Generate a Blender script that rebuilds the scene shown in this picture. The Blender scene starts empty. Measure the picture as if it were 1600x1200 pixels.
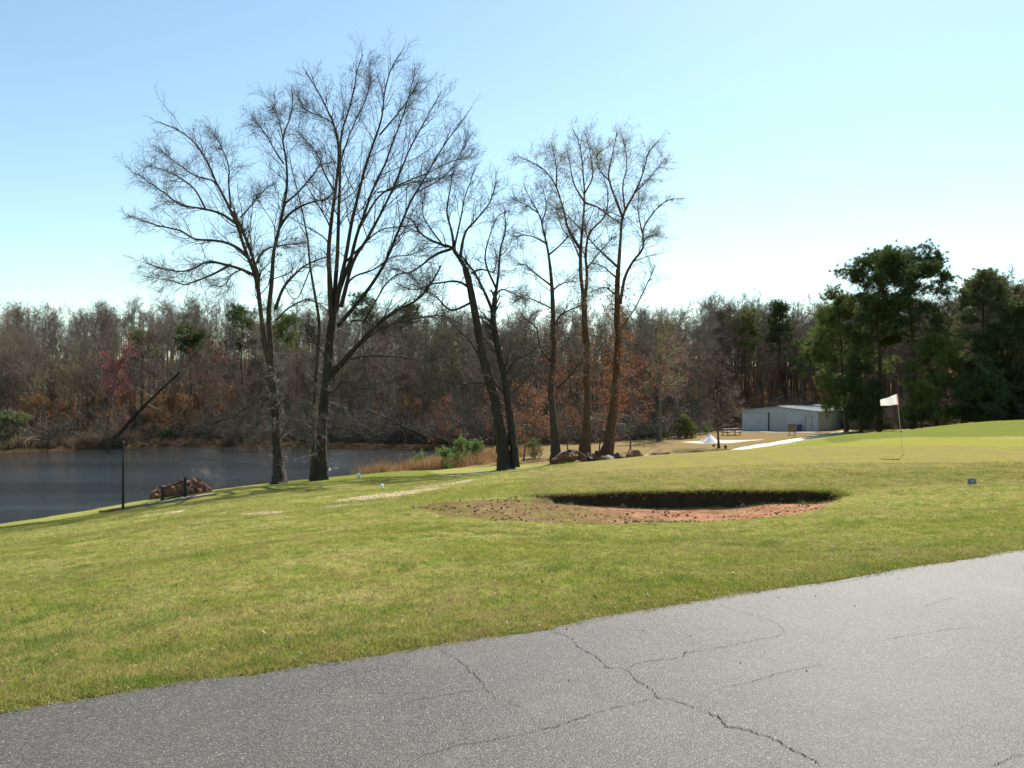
import bpy, math
import numpy as np
from mathutils import Vector

sc = bpy.context.scene
COL = sc.collection
R = np.random.default_rng(11)

# ------------------------------------------------------------------ camera
EYE = 1.65
F = 1256.0            # focal length in pixels of a 1600 px wide frame
HZ = 610.0            # image row of eye level
cam = bpy.data.cameras.new('camera')
cam.sensor_width = 36.0
cam.lens = F / 1600 * 36
cam.clip_start = 0.1
cam.clip_end = 6000
co = bpy.data.objects.new('camera', cam)
co.location = (0, 0, EYE)
co.rotation_euler = (math.radians(90) + math.atan((HZ - 600) / F), 0, 0)
COL.objects.link(co)
sc.camera = co

# ------------------------------------------------------------------ sky, sun, exposure
SUN_AZ = 25.0         # degrees to the right of the view direction
SUN_EL = 45.0
w = bpy.data.worlds.new('World')
sc.world = w
w.use_nodes = True
wt = w.node_tree
wt.nodes.clear()
sky = wt.nodes.new('ShaderNodeTexSky')
sky.sky_type = 'NISHITA'
sky.sun_disc = False
sky.sun_elevation = math.radians(SUN_EL)
sky.sun_rotation = math.radians(SUN_AZ)
sky.altitude = 200
sky.air_density = 1.15
sky.dust_density = 0.28
sky.ozone_density = 1.2
bg = wt.nodes.new('ShaderNodeBackground')
bg.inputs[1].default_value = 0.079
wo = wt.nodes.new('ShaderNodeOutputWorld')
tint = wt.nodes.new('ShaderNodeMix'); tint.data_type = 'RGBA'; tint.blend_type = 'MULTIPLY'
tint.inputs[0].default_value = 1.0
tint.inputs[7].default_value = (0.96, 1.025, 0.95, 1)   # the camera's slightly cyan white balance, even over the whole sky
wt.links.new(sky.outputs[0], tint.inputs[6])
wt.links.new(tint.outputs[2], bg.inputs[0])
wt.links.new(bg.outputs[0], wo.inputs[0])
sl = bpy.data.lights.new('sun', 'SUN')
sl.energy = 4.8
sl.angle = math.radians(0.53)
sl.color = (1.0, 0.95, 0.87)
so = bpy.data.objects.new('sun', sl)
_a, _e = math.radians(SUN_AZ), math.radians(SUN_EL)
sd = Vector((math.sin(_a) * math.cos(_e), math.cos(_a) * math.cos(_e), math.sin(_e)))
so.rotation_euler = sd.to_track_quat('Z', 'Y').to_euler()
so.location = sd * 60
COL.objects.link(so)
sc.view_settings.view_transform = 'Standard'
sc.view_settings.look = 'None'
sc.view_settings.gamma = 1.0
sc.view_settings.use_curve_mapping = False
sc.view_settings.exposure = 1.15
sc.cycles.max_bounces = 4
sc.cycles.diffuse_bounces = 2
sc.cycles.glossy_bounces = 2
sc.cycles.transmission_bounces = 3
sc.cycles.caustics_reflective = False
sc.cycles.caustics_refractive = False
sc.cycles.use_denoising = True

# ------------------------------------------------------------------ mesh helpers
def fast_mesh(name, V, tris=None, quads=None, smooth=True):
    me = bpy.data.meshes.new(name)
    V = np.asarray(V, np.float32)
    parts, tot = [], []
    if tris is not None and len(tris):
        tris = np.asarray(tris, np.int32); parts.append(tris.ravel()); tot.append(np.full(len(tris), 3, np.int32))
    if quads is not None and len(quads):
        quads = np.asarray(quads, np.int32); parts.append(quads.ravel()); tot.append(np.full(len(quads), 4, np.int32))
    loops = np.concatenate(parts); tot = np.concatenate(tot)
    st = np.concatenate([[0], np.cumsum(tot)[:-1]]).astype(np.int32)
    me.vertices.add(len(V)); me.vertices.foreach_set('co', V.ravel())
    me.loops.add(len(loops)); me.loops.foreach_set('vertex_index', loops.astype(np.int32))
    me.polygons.add(len(tot)); me.polygons.foreach_set('loop_start', st)
    me.polygons.foreach_set('use_smooth', np.full(len(tot), smooth, dtype=bool))
    me.update(calc_edges=True)
    return me

def obj(name, me, m=None, parent=None, loc=(0, 0, 0), rz=0.0, **props):
    o = bpy.data.objects.new(name, me)
    if m is not None and me is not None and not me.materials:
        me.materials.append(m)
    COL.objects.link(o)
    o.location = loc
    o.rotation_euler = (0, 0, rz)
    if parent is not None:
        o.parent = parent
    for k, v in props.items():
        o[k] = v
    return o

def thing(name, label, cat, loc, rz=0.0, group=None):
    o = bpy.data.objects.new(name, None)
    o.empty_display_size = 0.2
    COL.objects.link(o)
    o.location = loc
    o.rotation_euler = (0, 0, rz)
    o['label'] = label
    o['category'] = cat
    if group:
        o['group'] = group
    return o

def tag(o, label, cat, group=None):
    o['label'] = label
    o['category'] = cat
    if group:
        o['group'] = group
    return o

class MB:
    """collects boxes, prisms and tubes into one mesh"""
    def __init__(s):
        s.v, s.f, s.n = [], [], 0
    def add(s, V, Fc):
        V = np.asarray(V, float)
        s.v.append(V)
        for f in Fc:
            s.f.append([i + s.n for i in f])
        s.n += len(V)
        return s
    def box(s, c, d, rot=None, bev=0.0):
        c = np.array(c, float); d = np.array(d, float) / 2
        V = np.array([[x, y, z] for x in (-1, 1) for y in (-1, 1) for z in (-1, 1)], float) * d
        if rot is not None:
            V = V @ np.array(rot).T
        V += c
        return s.add(V, [(0, 1, 3, 2), (4, 6, 7, 5), (0, 4, 5, 1), (2, 3, 7, 6), (0, 2, 6, 4), (1, 5, 7, 3)])
    def tube(s, pts, rad, sides=8, cap=True):
        pts = np.asarray(pts, float); rad = np.broadcast_to(np.asarray(rad, float), (len(pts),))
        t = np.gradient(pts, axis=0); t /= np.linalg.norm(t, axis=1)[:, None] + 1e-9
        ref = np.array([0, 0, 1.0]) if abs(t[:, 2].mean()) < 0.8 else np.array([1.0, 0, 0])
        u = np.cross(t, ref); u /= np.linalg.norm(u, axis=1)[:, None] + 1e-9
        v = np.cross(t, u)
        a = np.linspace(0, 2 * np.pi, sides, endpoint=False)
        V = pts[:, None] + rad[:, None, None] * (np.cos(a)[None, :, None] * u[:, None] + np.sin(a)[None, :, None] * v[:, None])
        n = len(pts)
        Fc = []
        for i in range(n - 1):
            for j in range(sides):
                k = (j + 1) % sides
                Fc.append((i * sides + j, (i + 1) * sides + j, (i + 1) * sides + k, i * sides + k))
        if cap:
            Fc.append(tuple(range(sides)))
            Fc.append(tuple(reversed([(n - 1) * sides + j for j in range(sides)])))
        return s.add(V.reshape(-1, 3), Fc)
    def mesh(s, name, smooth=False):
        me = bpy.data.meshes.new(name)
        me.from_pydata([tuple(p) for p in np.concatenate(s.v)], [], s.f)
        if smooth:
            me.polygons.foreach_set('use_smooth', np.ones(len(me.polygons), dtype=bool))
        me.update()
        return me
    def build(s, name, m, parent=None, loc=(0, 0, 0), rz=0.0, smooth=False, bev=0.0, **props):
        o = obj(name, s.mesh(name, smooth), m, parent, loc, rz, **props)
        if bev:
            b = o.modifiers.new('bevel', 'BEVEL'); b.width = bev; b.segments = 2; b.limit_method = 'ANGLE'
        return o

def rotz(a):
    c, s = math.cos(a), math.sin(a)
    return np.array([[c, -s, 0], [s, c, 0], [0, 0, 1]])
def roty(a):
    c, s = math.cos(a), math.sin(a)
    return np.array([[c, 0, s], [0, 1, 0], [-s, 0, c]])
def rotx(a):
    c, s = math.cos(a), math.sin(a)
    return np.array([[1, 0, 0], [0, c, -s], [0, s, c]])

# batches of tapered tubes: P (B,n,3), Rd (B,n)
def tube_batch(P, Rd, sides):
    B, n, _ = P.shape
    t = np.gradient(P, axis=1)
    t /= np.linalg.norm(t, axis=2, keepdims=True) + 1e-9
    mean = t.mean(axis=1)
    ref = np.where(np.abs(mean[:, 2:3]) < 0.75, np.array([[0, 0, 1.0]]), np.array([[1.0, 0.2, 0]]))
    u = np.cross(t, ref[:, None, :]); u /= np.linalg.norm(u, axis=2, keepdims=True) + 1e-9
    v = np.cross(t, u)
    a = np.linspace(0, 2 * np.pi, sides, endpoint=False)
    V = P[:, :, None] + Rd[:, :, None, None] * (np.cos(a)[None, None, :, None] * u[:, :, None] + np.sin(a)[None, None, :, None] * v[:, :, None])
    V = V.reshape(-1, 3)
    base = (np.arange(B) * n * sides)[:, None, None]
    i = (np.arange(n - 1) * sides)[None, :, None]
    j = np.arange(sides)[None, None, :]
    k = (j + 1) % sides
    q = np.stack(np.broadcast_arrays(base + i + j, base + i + sides + j, base + i + sides + k, base + i + k), axis=-1).reshape(-1, 4)
    return V, q

def join_batches(bs):
    Vs, Qs, n = [], [], 0
    for V, q in bs:
        Vs.append(V); Qs.append(q + n); n += len(V)
    return np.concatenate(Vs), np.concatenate(Qs)

def nrm(a):
    return a / (np.linalg.norm(a, axis=-1, keepdims=True) + 1e-9)

def resample(pts, n):
    """smooth polyline (any dims) to n points, Catmull-Rom"""
    p = np.asarray(pts, float)
    if len(p) == 2:
        return p[0] + (p[1] - p[0]) * np.linspace(0, 1, n)[:, None]
    e = np.vstack([2 * p[0] - p[1], p, 2 * p[-1] - p[-2]])
    d = np.concatenate([[0], np.cumsum(np.linalg.norm(np.diff(p, axis=0), axis=1))])
    s = np.linspace(0, d[-1], n)
    i = np.clip(np.searchsorted(d, s, side='right') - 1, 0, len(p) - 2)
    u = ((s - d[i]) / (d[i + 1] - d[i] + 1e-9))[:, None]
    p0, p1, p2, p3 = e[i], e[i + 1], e[i + 2], e[i + 3]
    return 0.5 * (2 * p1 + (p2 - p0) * u + (2 * p0 - 5 * p1 + 4 * p2 - p3) * u ** 2 + (3 * p1 - p0 - 3 * p2 + p3) * u ** 3)

def sprout(rg, P, Rd, m, t0, lenf, ang, rfac, n, up=0.15, wander=0.25, rmin=0.006, minlen=0.15, maxlen=99.0, t1=1.0, taper=0.55):
    """m child branches on every parent branch"""
    B, pn, _ = P.shape
    L = np.linalg.norm(np.diff(P, axis=1), axis=2).sum(axis=1)
    pi = np.repeat(np.arange(B), m)
    k = np.tile(np.arange(m), B)
    t = t0 + (t1 - t0) * (k + rg.random(B * m)) / m
    f = np.clip(t, 0, 0.999) * (pn - 1)
    i = f.astype(int); fr = (f - i)[:, None]
    st = P[pi, i] * (1 - fr) + P[pi, i + 1] * fr
    tan = nrm(P[pi, i + 1] - P[pi, i])
    r0 = (Rd[pi, i] * (1 - fr[:, 0]) + Rd[pi, i + 1] * fr[:, 0])
    r0 = np.maximum(r0 * rfac * rg.uniform(0.7, 1.15, B * m), rmin)
    rv = rg.normal(size=(B * m, 3))
    perp = nrm(rv - (rv * tan).sum(1, keepdims=True) * tan)
    a = np.radians(rg.uniform(ang[0], ang[1], B * m))[:, None]
    d = np.cos(a) * tan + np.sin(a) * perp
    ln = np.clip(L[pi] * lenf * (1 - taper * t) * rg.uniform(0.55, 1.25, B * m), minlen, maxlen)
    w_ = np.cumsum(rg.normal(size=(B * m, n - 1, 3)) * wander, axis=1)
    ks = np.linspace(0, 1, n - 1)[None, :, None]
    dd = nrm(d[:, None] + w_ + np.array([0, 0, 1.0]) * up * ks)
    st_ = st[:, None]
    P2 = np.concatenate([st_, st_ + np.cumsum(dd * (ln / (n - 1))[:, None, None], axis=1)], axis=1)
    R2 = r0[:, None] * (1 - np.linspace(0, 1, n)[None] * 0.75)
    R2 = np.maximum(R2, rmin * 0.8)
    return P2, R2

def leaf_tris(rg, C, size, quad=True, aspect=0.55):
    n = len(C)
    a = nrm(rg.normal(size=(n, 3))); b = rg.normal(size=(n, 3))
    b = nrm(b - (a * b).sum(1, keepdims=True) * a)
    s = (size * rg.uniform(0.6, 1.4, n))[:, None]
    c = np.cross(a, b)
    V = np.stack([C, C + a * s * 0.5 + b * s * aspect * 0.5 + c * s * .12, C + a * s, C + a * s * 0.5 - b * s * aspect * 0.5 + c * s * .12], axis=1).reshape(-1, 3)
    i = np.arange(n)[:, None] * 4
    T = np.concatenate([i + np.array([[0, 1, 2]]), i + np.array([[0, 2, 3]])])
    return V, T

# ------------------------------------------------------------------ node helpers
def nd(t, typ, ins=None, **props):
    n = t.nodes.new(typ)
    for k, v in props.items():
        setattr(n, k, v)
    for k, v in (ins or {}).items():
        s = n.inputs[k]
        if isinstance(v, bpy.types.NodeSocket):
            t.links.new(v, s)
        else:
            s.default_value = v
    return n

def c4(c):
    return (c[0], c[1], c[2], 1.0)

def mix(t, f, a, b, blend='MIX'):
    n = t.nodes.new('ShaderNodeMix'); n.data_type = 'RGBA'; n.blend_type = blend
    for i, v in ((0, f), (6, a), (7, b)):
        if isinstance(v, bpy.types.NodeSocket):
            t.links.new(v, n.inputs[i])
        else:
            n.inputs[i].default_value = v if i == 0 else c4(v)
    return n.outputs[2]

def noise(t, vec, scale, detail=4.0, rough=0.55, dist=0.0):
    return nd(t, 'ShaderNodeTexNoise', {'Vector': vec, 'Scale': scale, 'Detail': detail, 'Roughness': rough, 'Distortion': dist}).outputs[0]

def ramp(t, f, lo, hi):
    return nd(t, 'ShaderNodeMapRange', {'Value': f, 'From Min': lo, 'From Max': hi}).outputs[0]

def math_(t, op, a, b=0.0, clamp=False):
    n = t.nodes.new('ShaderNodeMath'); n.operation = op; n.use_clamp = clamp
    for i, v in ((0, a), (1, b)):
        if isinstance(v, bpy.types.NodeSocket):
            t.links.new(v, n.inputs[i])
        else:
            n.inputs[i].default_value = v
    return n.outputs[0]

def new_mat(name):
    m = bpy.data.materials.new(name); m.use_nodes = True
    t = m.node_tree; t.nodes.clear()
    out = t.nodes.new('ShaderNodeOutputMaterial')
    b = t.nodes.new('ShaderNodeBsdfPrincipled')
    t.links.new(b.outputs[0], out.inputs[0])
    return m, t, b

def wpos(t):
    return t.nodes.new('ShaderNodeNewGeometry').outputs['Position']
def opos(t):
    return t.nodes.new('ShaderNodeTexCoord').outputs['Object']

def setb(t, b, col=None, rough=None, spec=None, normal=None):
    for k, v in (('Base Color', col), ('Roughness', rough), ('Specular IOR Level', spec), ('Normal', normal)):
        if v is None:
            continue
        if isinstance(v, bpy.types.NodeSocket):
            t.links.new(v, b.inputs[k])
        else:
            b.inputs[k].default_value = c4(v) if k == 'Base Color' else v

def simple(name, c1, c2, scale=6.0, rough=0.8, bump=0.0, spec=0.3, rnd=0.0, world=False, metallic=0.0):
    m, t, b = new_mat(name)
    p = wpos(t) if world else opos(t)
    n1 = noise(t, p, scale, 5, 0.6)
    col = mix(t, ramp(t, n1, 0.3, 0.7), c1, c2)
    if rnd:
        oi = t.nodes.new('ShaderNodeObjectInfo')
        f = math_(t, 'MULTIPLY_ADD', oi.outputs['Random'], rnd); 
        f.node.inputs[2].default_value = 1 - rnd / 2
        hsv = nd(t, 'ShaderNodeHueSaturation', {'Color': col, 'Value': f})
        col = hsv.outputs[0]
    nr = None
    if bump:
        bn = nd(t, 'ShaderNodeBump', {'Strength': bump, 'Distance': 0.02, 'Height': noise(t, p, scale * 4, 6, 0.65)})
        nr = bn.outputs[0]
    setb(t, b, col, rough, spec, nr)
    b.inputs['Metallic'].default_value = metallic
    return m

def grass_colour(t, p):
    n0 = noise(t, p, 0.09, 3, 0.5)
    n1 = noise(t, p, 0.55, 4, 0.6, 0.4)
    n2 = noise(t, p, 3.2, 5, 0.65, 0.3)
    n3 = noise(t, p, 22.0, 4, 0.6)
    n4 = noise(t, p, 1.3, 6, 0.72, 0.8)
    c = mix(t, ramp(t, n1, 0.36, 0.62), (0.198, 0.200, 0.044), (0.270, 0.240, 0.084))
    c = mix(t, math_(t, 'MULTIPLY', ramp(t, n2, 0.51, 0.62), 0.7), c, (0.125, 0.185, 0.024))
    c = mix(t, math_(t, 'MULTIPLY', ramp(t, n2, 0.45, 0.30), 0.55), c, (0.25, 0.185, 0.085))
    c = mix(t, math_(t, 'MULTIPLY', ramp(t, n0, 0.42, 0.62), 0.45), c, (0.160, 0.185, 0.034))
    c = mix(t, math_(t, 'MULTIPLY', ramp(t, n4, 0.60, 0.72), 0.75), c, (0.27, 0.18, 0.105))
    c = mix(t, math_(t, 'MULTIPLY', ramp(t, n3, 0.5, 0.72), 0.35), c, (0.36, 0.31, 0.165))
    c = mix(t, math_(t, 'MULTIPLY', ramp(t, n3, 0.48, 0.3), 0.35), c, (0.062, 0.070, 0.020))
    return c

# ------------------------------------------------------------------ materials
def mat_ground():
    m, t, b = new_mat('ground_cover')
    p = wpos(t)
    def at(n):
        return nd(t, 'ShaderNodeAttribute', attribute_name=n).outputs['Fac']
    g = grass_colour(t, p)
    n2 = noise(t, p, 1.6, 5, 0.65)
    n3 = noise(t, p, 9.0, 5, 0.65)
    # mown putting green: fine and even
    fine = mix(t, noise(t, p, 1.1, 4, 0.6), (0.188, 0.190, 0.038), (0.222, 0.206, 0.052))
    fine = mix(t, math_(t, 'MULTIPLY', ramp(t, noise(t, p, 30, 3, .6), .45, .7), .25), fine, (0.125, 0.13, 0.032))
    c = mix(t, at('fine'), g, fine)
    dry = mix(t, n3, (0.215, 0.155, 0.078), (0.155, 0.12, 0.055))
    def edge(a, w_=0.35):
        s = math_(t, 'ADD', at(a), math_(t, 'MULTIPLY', math_(t, 'SUBTRACT', n2, 0.5), w_ * 2))
        return ramp(t, s, 0.38, 0.62)
    c = mix(t, edge('dry', .3), c, dry)
    fair = mix(t, n3, (0.092, 0.125, 0.024), (0.14, 0.148, 0.034))
    c = mix(t, math_(t, 'MULTIPLY', edge('fair', .3), .8), c, fair)
    lit = mix(t, ramp(t, n2, 0.35, 0.65), (0.085, 0.060, 0.036), (0.23, 0.115, 0.045))
    lit = mix(t, ramp(t, n3, 0.5, 0.7), lit, (0.30, 0.17, 0.07))
    c = mix(t, edge('litter', .15), c, lit)
    sand = mix(t, n3, (0.52, 0.43, 0.32), (0.36, 0.27, 0.18))
    s2 = math_(t, 'ADD', at('sand'), math_(t, 'MULTIPLY', math_(t, 'SUBTRACT', noise(t, p, 2.6, 6, 0.75), 0.5), 1.5))
    c = mix(t, ramp(t, s2, 0.48, 0.62), c, sand)
    c = mix(t, ramp(t, at('whitesand'), .45, .55), c, mix(t, n3, (0.50, 0.46, 0.40), (0.40, 0.35, 0.28)))
    clay = mix(t, ramp(t, noise(t, p, 2.2, 5, 0.7), 0.4, 0.6), (0.22, 0.105, 0.06), (0.36, 0.20, 0.12))
    clay = mix(t, ramp(t, noise(t, p, 7, 5, 0.7), 0.52, 0.68), clay, (0.075, 0.045, 0.028))
    clay = mix(t, math_(t, 'MULTIPLY', at('turned'), .85), clay, mix(t, noise(t, p, 6, 5, .7), (0.085, 0.055, 0.032), (0.21, 0.135, 0.075)))
    s3 = math_(t, 'ADD', at('clay'), math_(t, 'MULTIPLY', math_(t, 'SUBTRACT', noise(t, p, 2.4, 6, 0.7), 0.5), 1.1))
    c = mix(t, ramp(t, s3, 0.42, 0.6), c, clay)
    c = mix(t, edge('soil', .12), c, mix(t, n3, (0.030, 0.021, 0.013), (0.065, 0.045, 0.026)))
    c = mix(t, at('mud'), c, (0.055, 0.036, 0.02))
    h = math_(t, 'ADD', math_(t, 'MULTIPLY', noise(t, p, 14, 5, 0.7), 0.5), math_(t, 'MULTIPLY', noise(t, p, 60, 4, 0.7), 0.35))
    str_ = math_(t, 'SUBTRACT', 0.75, math_(t, 'MULTIPLY', at('fine'), 0.55))
    bn = nd(t, 'ShaderNodeBump', {'Strength': str_, 'Distance': 0.06, 'Height': h})
    setb(t, b, c, 1.0, 0.0, bn.outputs[0])
    return m

def mat_blade(name, tint=(1, 1, 1), fixed=None, rnd=0.5, trans=0.42):
    m = bpy.data.materials.new(name); m.use_nodes = True
    t = m.node_tree; t.nodes.clear()
    p = wpos(t)
    c = grass_colour(t, p) if fixed is None else mix(t, noise(t, p, 1.7, 3, .6), fixed[0], fixed[1])
    oi = t.nodes.new('ShaderNodeObjectInfo')
    v = math_(t, 'MULTIPLY_ADD', oi.outputs['Random'], rnd); v.node.inputs[2].default_value = 1.0 - rnd / 2 + .08
    hs = math_(t, 'MULTIPLY_ADD', oi.outputs['Random'], 0.02); hs.node.inputs[2].default_value = 0.49
    c = nd(t, 'ShaderNodeHueSaturation', {'Color': mix(t, 1.0, c, tint, 'MULTIPLY'), 'Value': v, 'Hue': hs}).outputs[0]
    d = nd(t, 'ShaderNodeBsdfDiffuse', {'Color': c})
    tr = nd(t, 'ShaderNodeBsdfTranslucent', {'Color': c})
    gl = nd(t, 'ShaderNodeBsdfGlossy', {'Color': (0.6, 0.6, 0.55, 1), 'Roughness': 0.45})
    ms = nd(t, 'ShaderNodeMixShader', {0: trans, 1: d.outputs[0], 2: tr.outputs[0]})
    m2 = nd(t, 'ShaderNodeMixShader', {0: 0.03, 1: ms.outputs[0], 2: gl.outputs[0]})
    out = t.nodes.new('ShaderNodeOutputMaterial')
    t.links.new(m2.outputs[0], out.inputs[0])
    return m

def mat_asphalt():
    m, t, b = new_mat('asphalt')
    p = wpos(t)
    v = nd(t, 'ShaderNodeTexVoronoi', {'Vector': p, 'Scale': 100.0}, feature='F1')
    n_s = noise(t, p, 0.7, 4, 0.6)
    n_f = noise(t, p, 160.0, 3, 0.7)
    stone = nd(t, 'ShaderNodeSeparateColor', {'Color': v.outputs['Color']})
    c = mix(t, ramp(t, stone.outputs[0], 0.05, 0.95), (0.024, 0.021, 0.018), (0.118, 0.104, 0.088))
    c = mix(t, ramp(t, stone.outputs[1], 0.93, 0.99), c, (0.22, 0.20, 0.17))
    c = mix(t, ramp(t, v.outputs['Distance'], 0.42, 0.75), c, (0.030, 0.029, 0.029))
    c = mix(t, math_(t, 'MULTIPLY', ramp(t, n_s, 0.35, 0.7), 0.35), c, (0.12, 0.106, 0.092))
    c = mix(t, math_(t, 'MULTIPLY', ramp(t, n_f, 0.5, 0.8), 0.4), c, (0.05, 0.05, 0.05))
    c = mix(t, math_(t, 'MULTIPLY', ramp(t, noise(t, p, 0.28, 5, .65, .6), 0.52, 0.66), 0.45), c, (0.052, 0.050, 0.048))
    c = mix(t, math_(t, 'MULTIPLY', ramp(t, noise(t, p, 1.9, 5, .7, .4), 0.56, 0.70), 0.30), c, (0.15, 0.128, 0.105))
    h = math_(t, 'ADD', math_(t, 'MULTIPLY', ramp(t, v.outputs['Distance'], 0.8, 0.1), 0.7), math_(t, 'MULTIPLY', n_f, 0.4))
    h = math_(t, 'ADD', h, math_(t, 'MULTIPLY', stone.outputs[2], 0.5))
    bn = nd(t, 'ShaderNodeBump', {'Strength': 0.6, 'Distance': 0.005, 'Height': h})
    setb(t, b, c, 0.58, 0.19, bn.outputs[0])
    return m

def mat_water():
    m, t, b = new_mat('pond_water')
    p = wpos(t)
    mp = nd(t, 'ShaderNodeMapping', {'Vector': p, 'Scale': (0.8, 1.5, 1.0), 'Rotation': (0, 0, 0.35)})
    h = math_(t, 'ADD', noise(t, mp.outputs[0], 2.2, 4, 0.6), math_(t, 'MULTIPLY', noise(t, mp.outputs[0], 9, 3, 0.6), 0.35))
    gm_ = nd(t, 'ShaderNodeMapping', {'Vector': p, 'Scale': (0.012, 0.075, 1.0), 'Rotation': (0, 0, 0.12)})
    gust = ramp(t, noise(t, gm_.outputs[0], 1.0, 3, 0.5), 0.42, 0.58)
    st = math_(t, 'MULTIPLY_ADD', gust, 0.70); st.node.inputs[2].default_value = 0.28
    bn = nd(t, 'ShaderNodeBump', {'Strength': st, 'Distance': 0.30, 'Height': h})
    setb(t, b, (0.020, 0.021, 0.018), 0.05, 0.5, bn.outputs[0])
    b.inputs['IOR'].default_value = 1.33
    return m

def mat_bark(name, c1, c2, rnd=0.35, scale=3.0):
    m, t, b = new_mat(name)
    p = opos(t)
    mp = nd(t, 'ShaderNodeMapping', {'Vector': p, 'Scale': (1.0, 1.0, 0.22)})
    n1 = noise(t, mp.outputs[0], scale * 3, 6, 0.7, 0.4)
    n2 = noise(t, p, 0.6, 3, 0.6)
    c = mix(t, ramp(t, n1, 0.35, 0.65), c1, c2)
    c = mix(t, math_(t, 'MULTIPLY', ramp(t, n2, 0.5, 0.7), 0.4), c, tuple(min(1, x * 1.5) for x in c2))
    oi = t.nodes.new('ShaderNodeObjectInfo')
    v = math_(t, 'MULTIPLY_ADD', oi.outputs['Random'], rnd); v.node.inputs[2].default_value = 1 - rnd / 2
    c = nd(t, 'ShaderNodeHueSaturation', {'Color': c, 'Value': v}).outputs[0]
    bn = nd(t, 'ShaderNodeBump', {'Strength': 1.0, 'Distance': 0.12, 'Height': n1})
    setb(t, b, c, 0.9, 0.15, bn.outputs[0])
    return m

def mat_twig(name, cols):
    """twigs: colour differs from tree to tree"""
    m, t, b = new_mat(name)
    oi = t.nodes.new('ShaderNodeObjectInfo')
    r = nd(t, 'ShaderNodeValToRGB', {'Fac': oi.outputs['Random']})
    cr = r.color_ramp
    while len(cr.elements) < len(cols):
        cr.elements.new(0.5)
    for i, c in enumerate(cols):
        cr.elements[i].position = i / max(1, len(cols) - 1)
        cr.elements[i].color = c4(c)
    setb(t, b, r.outputs[0], 0.85, 0.15)
    return m

def mat_leaf(name, c1, c2, trans=0.3, rnd=0.5, scale=1.5):
    return mat_blade(name, fixed=(c1, c2), rnd=rnd, trans=trans)

M = {}
M['ground'] = mat_ground()
M['asphalt'] = mat_asphalt()
M['crack'] = simple('crack_dirt', (0.014, 0.011, 0.010), (0.035, 0.024, 0.019), 9, 0.95, world=True)
M['water'] = mat_water()
M['bark'] = mat_bark('bark_grey', (0.045, 0.036, 0.028), (0.105, 0.086, 0.066), 0.15)
M['bark_dark'] = mat_bark('bark_dark', (0.028, 0.022, 0.018), (0.075, 0.06, 0.047), 0.1)
M['bark_rust'] = mat_bark('bark_rust', (0.06, 0.036, 0.024), (0.14, 0.08, 0.05), 0.1)
M['bark_wood'] = mat_bark('bark_wood', (0.091, 0.072, 0.057), (0.217, 0.179, 0.142), 0.6)
M['bark_pine'] = mat_bark('bark_pine', (0.055, 0.036, 0.026), (0.12, 0.08, 0.056), 0.3)
M['twig'] = simple('twig_grey', (0.085, 0.07, 0.055), (0.12, 0.10, 0.08), 2, 0.85)
M['twig_dark'] = simple('twig_dark', (0.05, 0.042, 0.035), (0.08, 0.068, 0.056), 2, 0.85)
M['shoot'] = simple('dead_shoot', (0.15, 0.13, 0.11), (0.24, 0.21, 0.18), 2, 0.85)
M['twig_wood'] = mat_twig('twig_wood', [(0.159, 0.127, 0.100), (0.195, 0.147, 0.113), (0.147, 0.132, 0.109), (0.206, 0.168, 0.136), (0.159, 0.144, 0.094), (0.124, 0.100, 0.080), (0.177, 0.130, 0.104)])
M['twig_olive'] = mat_twig('twig_olive', [(0.228, 0.201, 0.108), (0.254, 0.206, 0.123), (0.201, 0.193, 0.102)])
M['twig_pink'] = mat_twig('twig_pink', [(0.286, 0.182, 0.150), (0.260, 0.176, 0.143)])
M['bud_red'] = mat_leaf('bud_red', (0.30, 0.05, 0.045), (0.22, 0.05, 0.05), 0.4)
M['bud_pink'] = mat_leaf('bud_pink', (0.27, 0.15, 0.12), (0.20, 0.12, 0.10), 0.35)
M['bud_yellow'] = mat_leaf('bud_yellow', (0.42, 0.40, 0.22), (0.36, 0.34, 0.19), 0.45)
M['bud_olive'] = mat_leaf('bud_olive', (0.21, 0.19, 0.07), (0.17, 0.16, 0.06), 0.4)
M['bud_rose'] = mat_leaf('bud_rose', (0.25, 0.13, 0.10), (0.20, 0.11, 0.10), 0.4)
M['leaf_rust'] = mat_leaf('leaf_rust', (0.203, 0.071, 0.030), (0.143, 0.056, 0.026), 0.4)
M['leaf_tan'] = mat_leaf('leaf_tan', (0.390, 0.195, 0.064), (0.292, 0.142, 0.049), 0.4)
M['leaf_green'] = mat_leaf('leaf_green', (0.072, 0.111, 0.029), (0.046, 0.078, 0.023), 0.3)
M['leaf_lime'] = mat_leaf('leaf_lime', (0.15, 0.19, 0.03), (0.10, 0.15, 0.025), 0.4)
M['needle_dark'] = mat_leaf('needle_dark', (0.052, 0.078, 0.024), (0.075, 0.100, 0.032), 0.3, 0.35)
M['needle_mid'] = mat_leaf('needle_mid', (0.105, 0.135, 0.036), (0.14, 0.165, 0.046), 0.35, 0.35)
M['needle_olive'] = mat_leaf('needle_olive', (0.154, 0.154, 0.070), (0.123, 0.150, 0.059), 0.3, 0.35)
M['needle_young'] = mat_leaf('needle_young', (0.169, 0.247, 0.072), (0.130, 0.195, 0.058), 0.35, 0.3)
M['leaf_litter'] = mat_leaf('leaf_litter', (0.22, 0.12, 0.06), (0.14, 0.085, 0.05), 0.2)
M['reed'] = mat_leaf('reed_straw', (0.32, 0.19, 0.095), (0.24, 0.155, 0.075), 0.35)
M['reed_grey'] = mat_leaf('reed_grey', (0.22, 0.16, 0.10), (0.16, 0.12, 0.075), 0.35)

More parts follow.
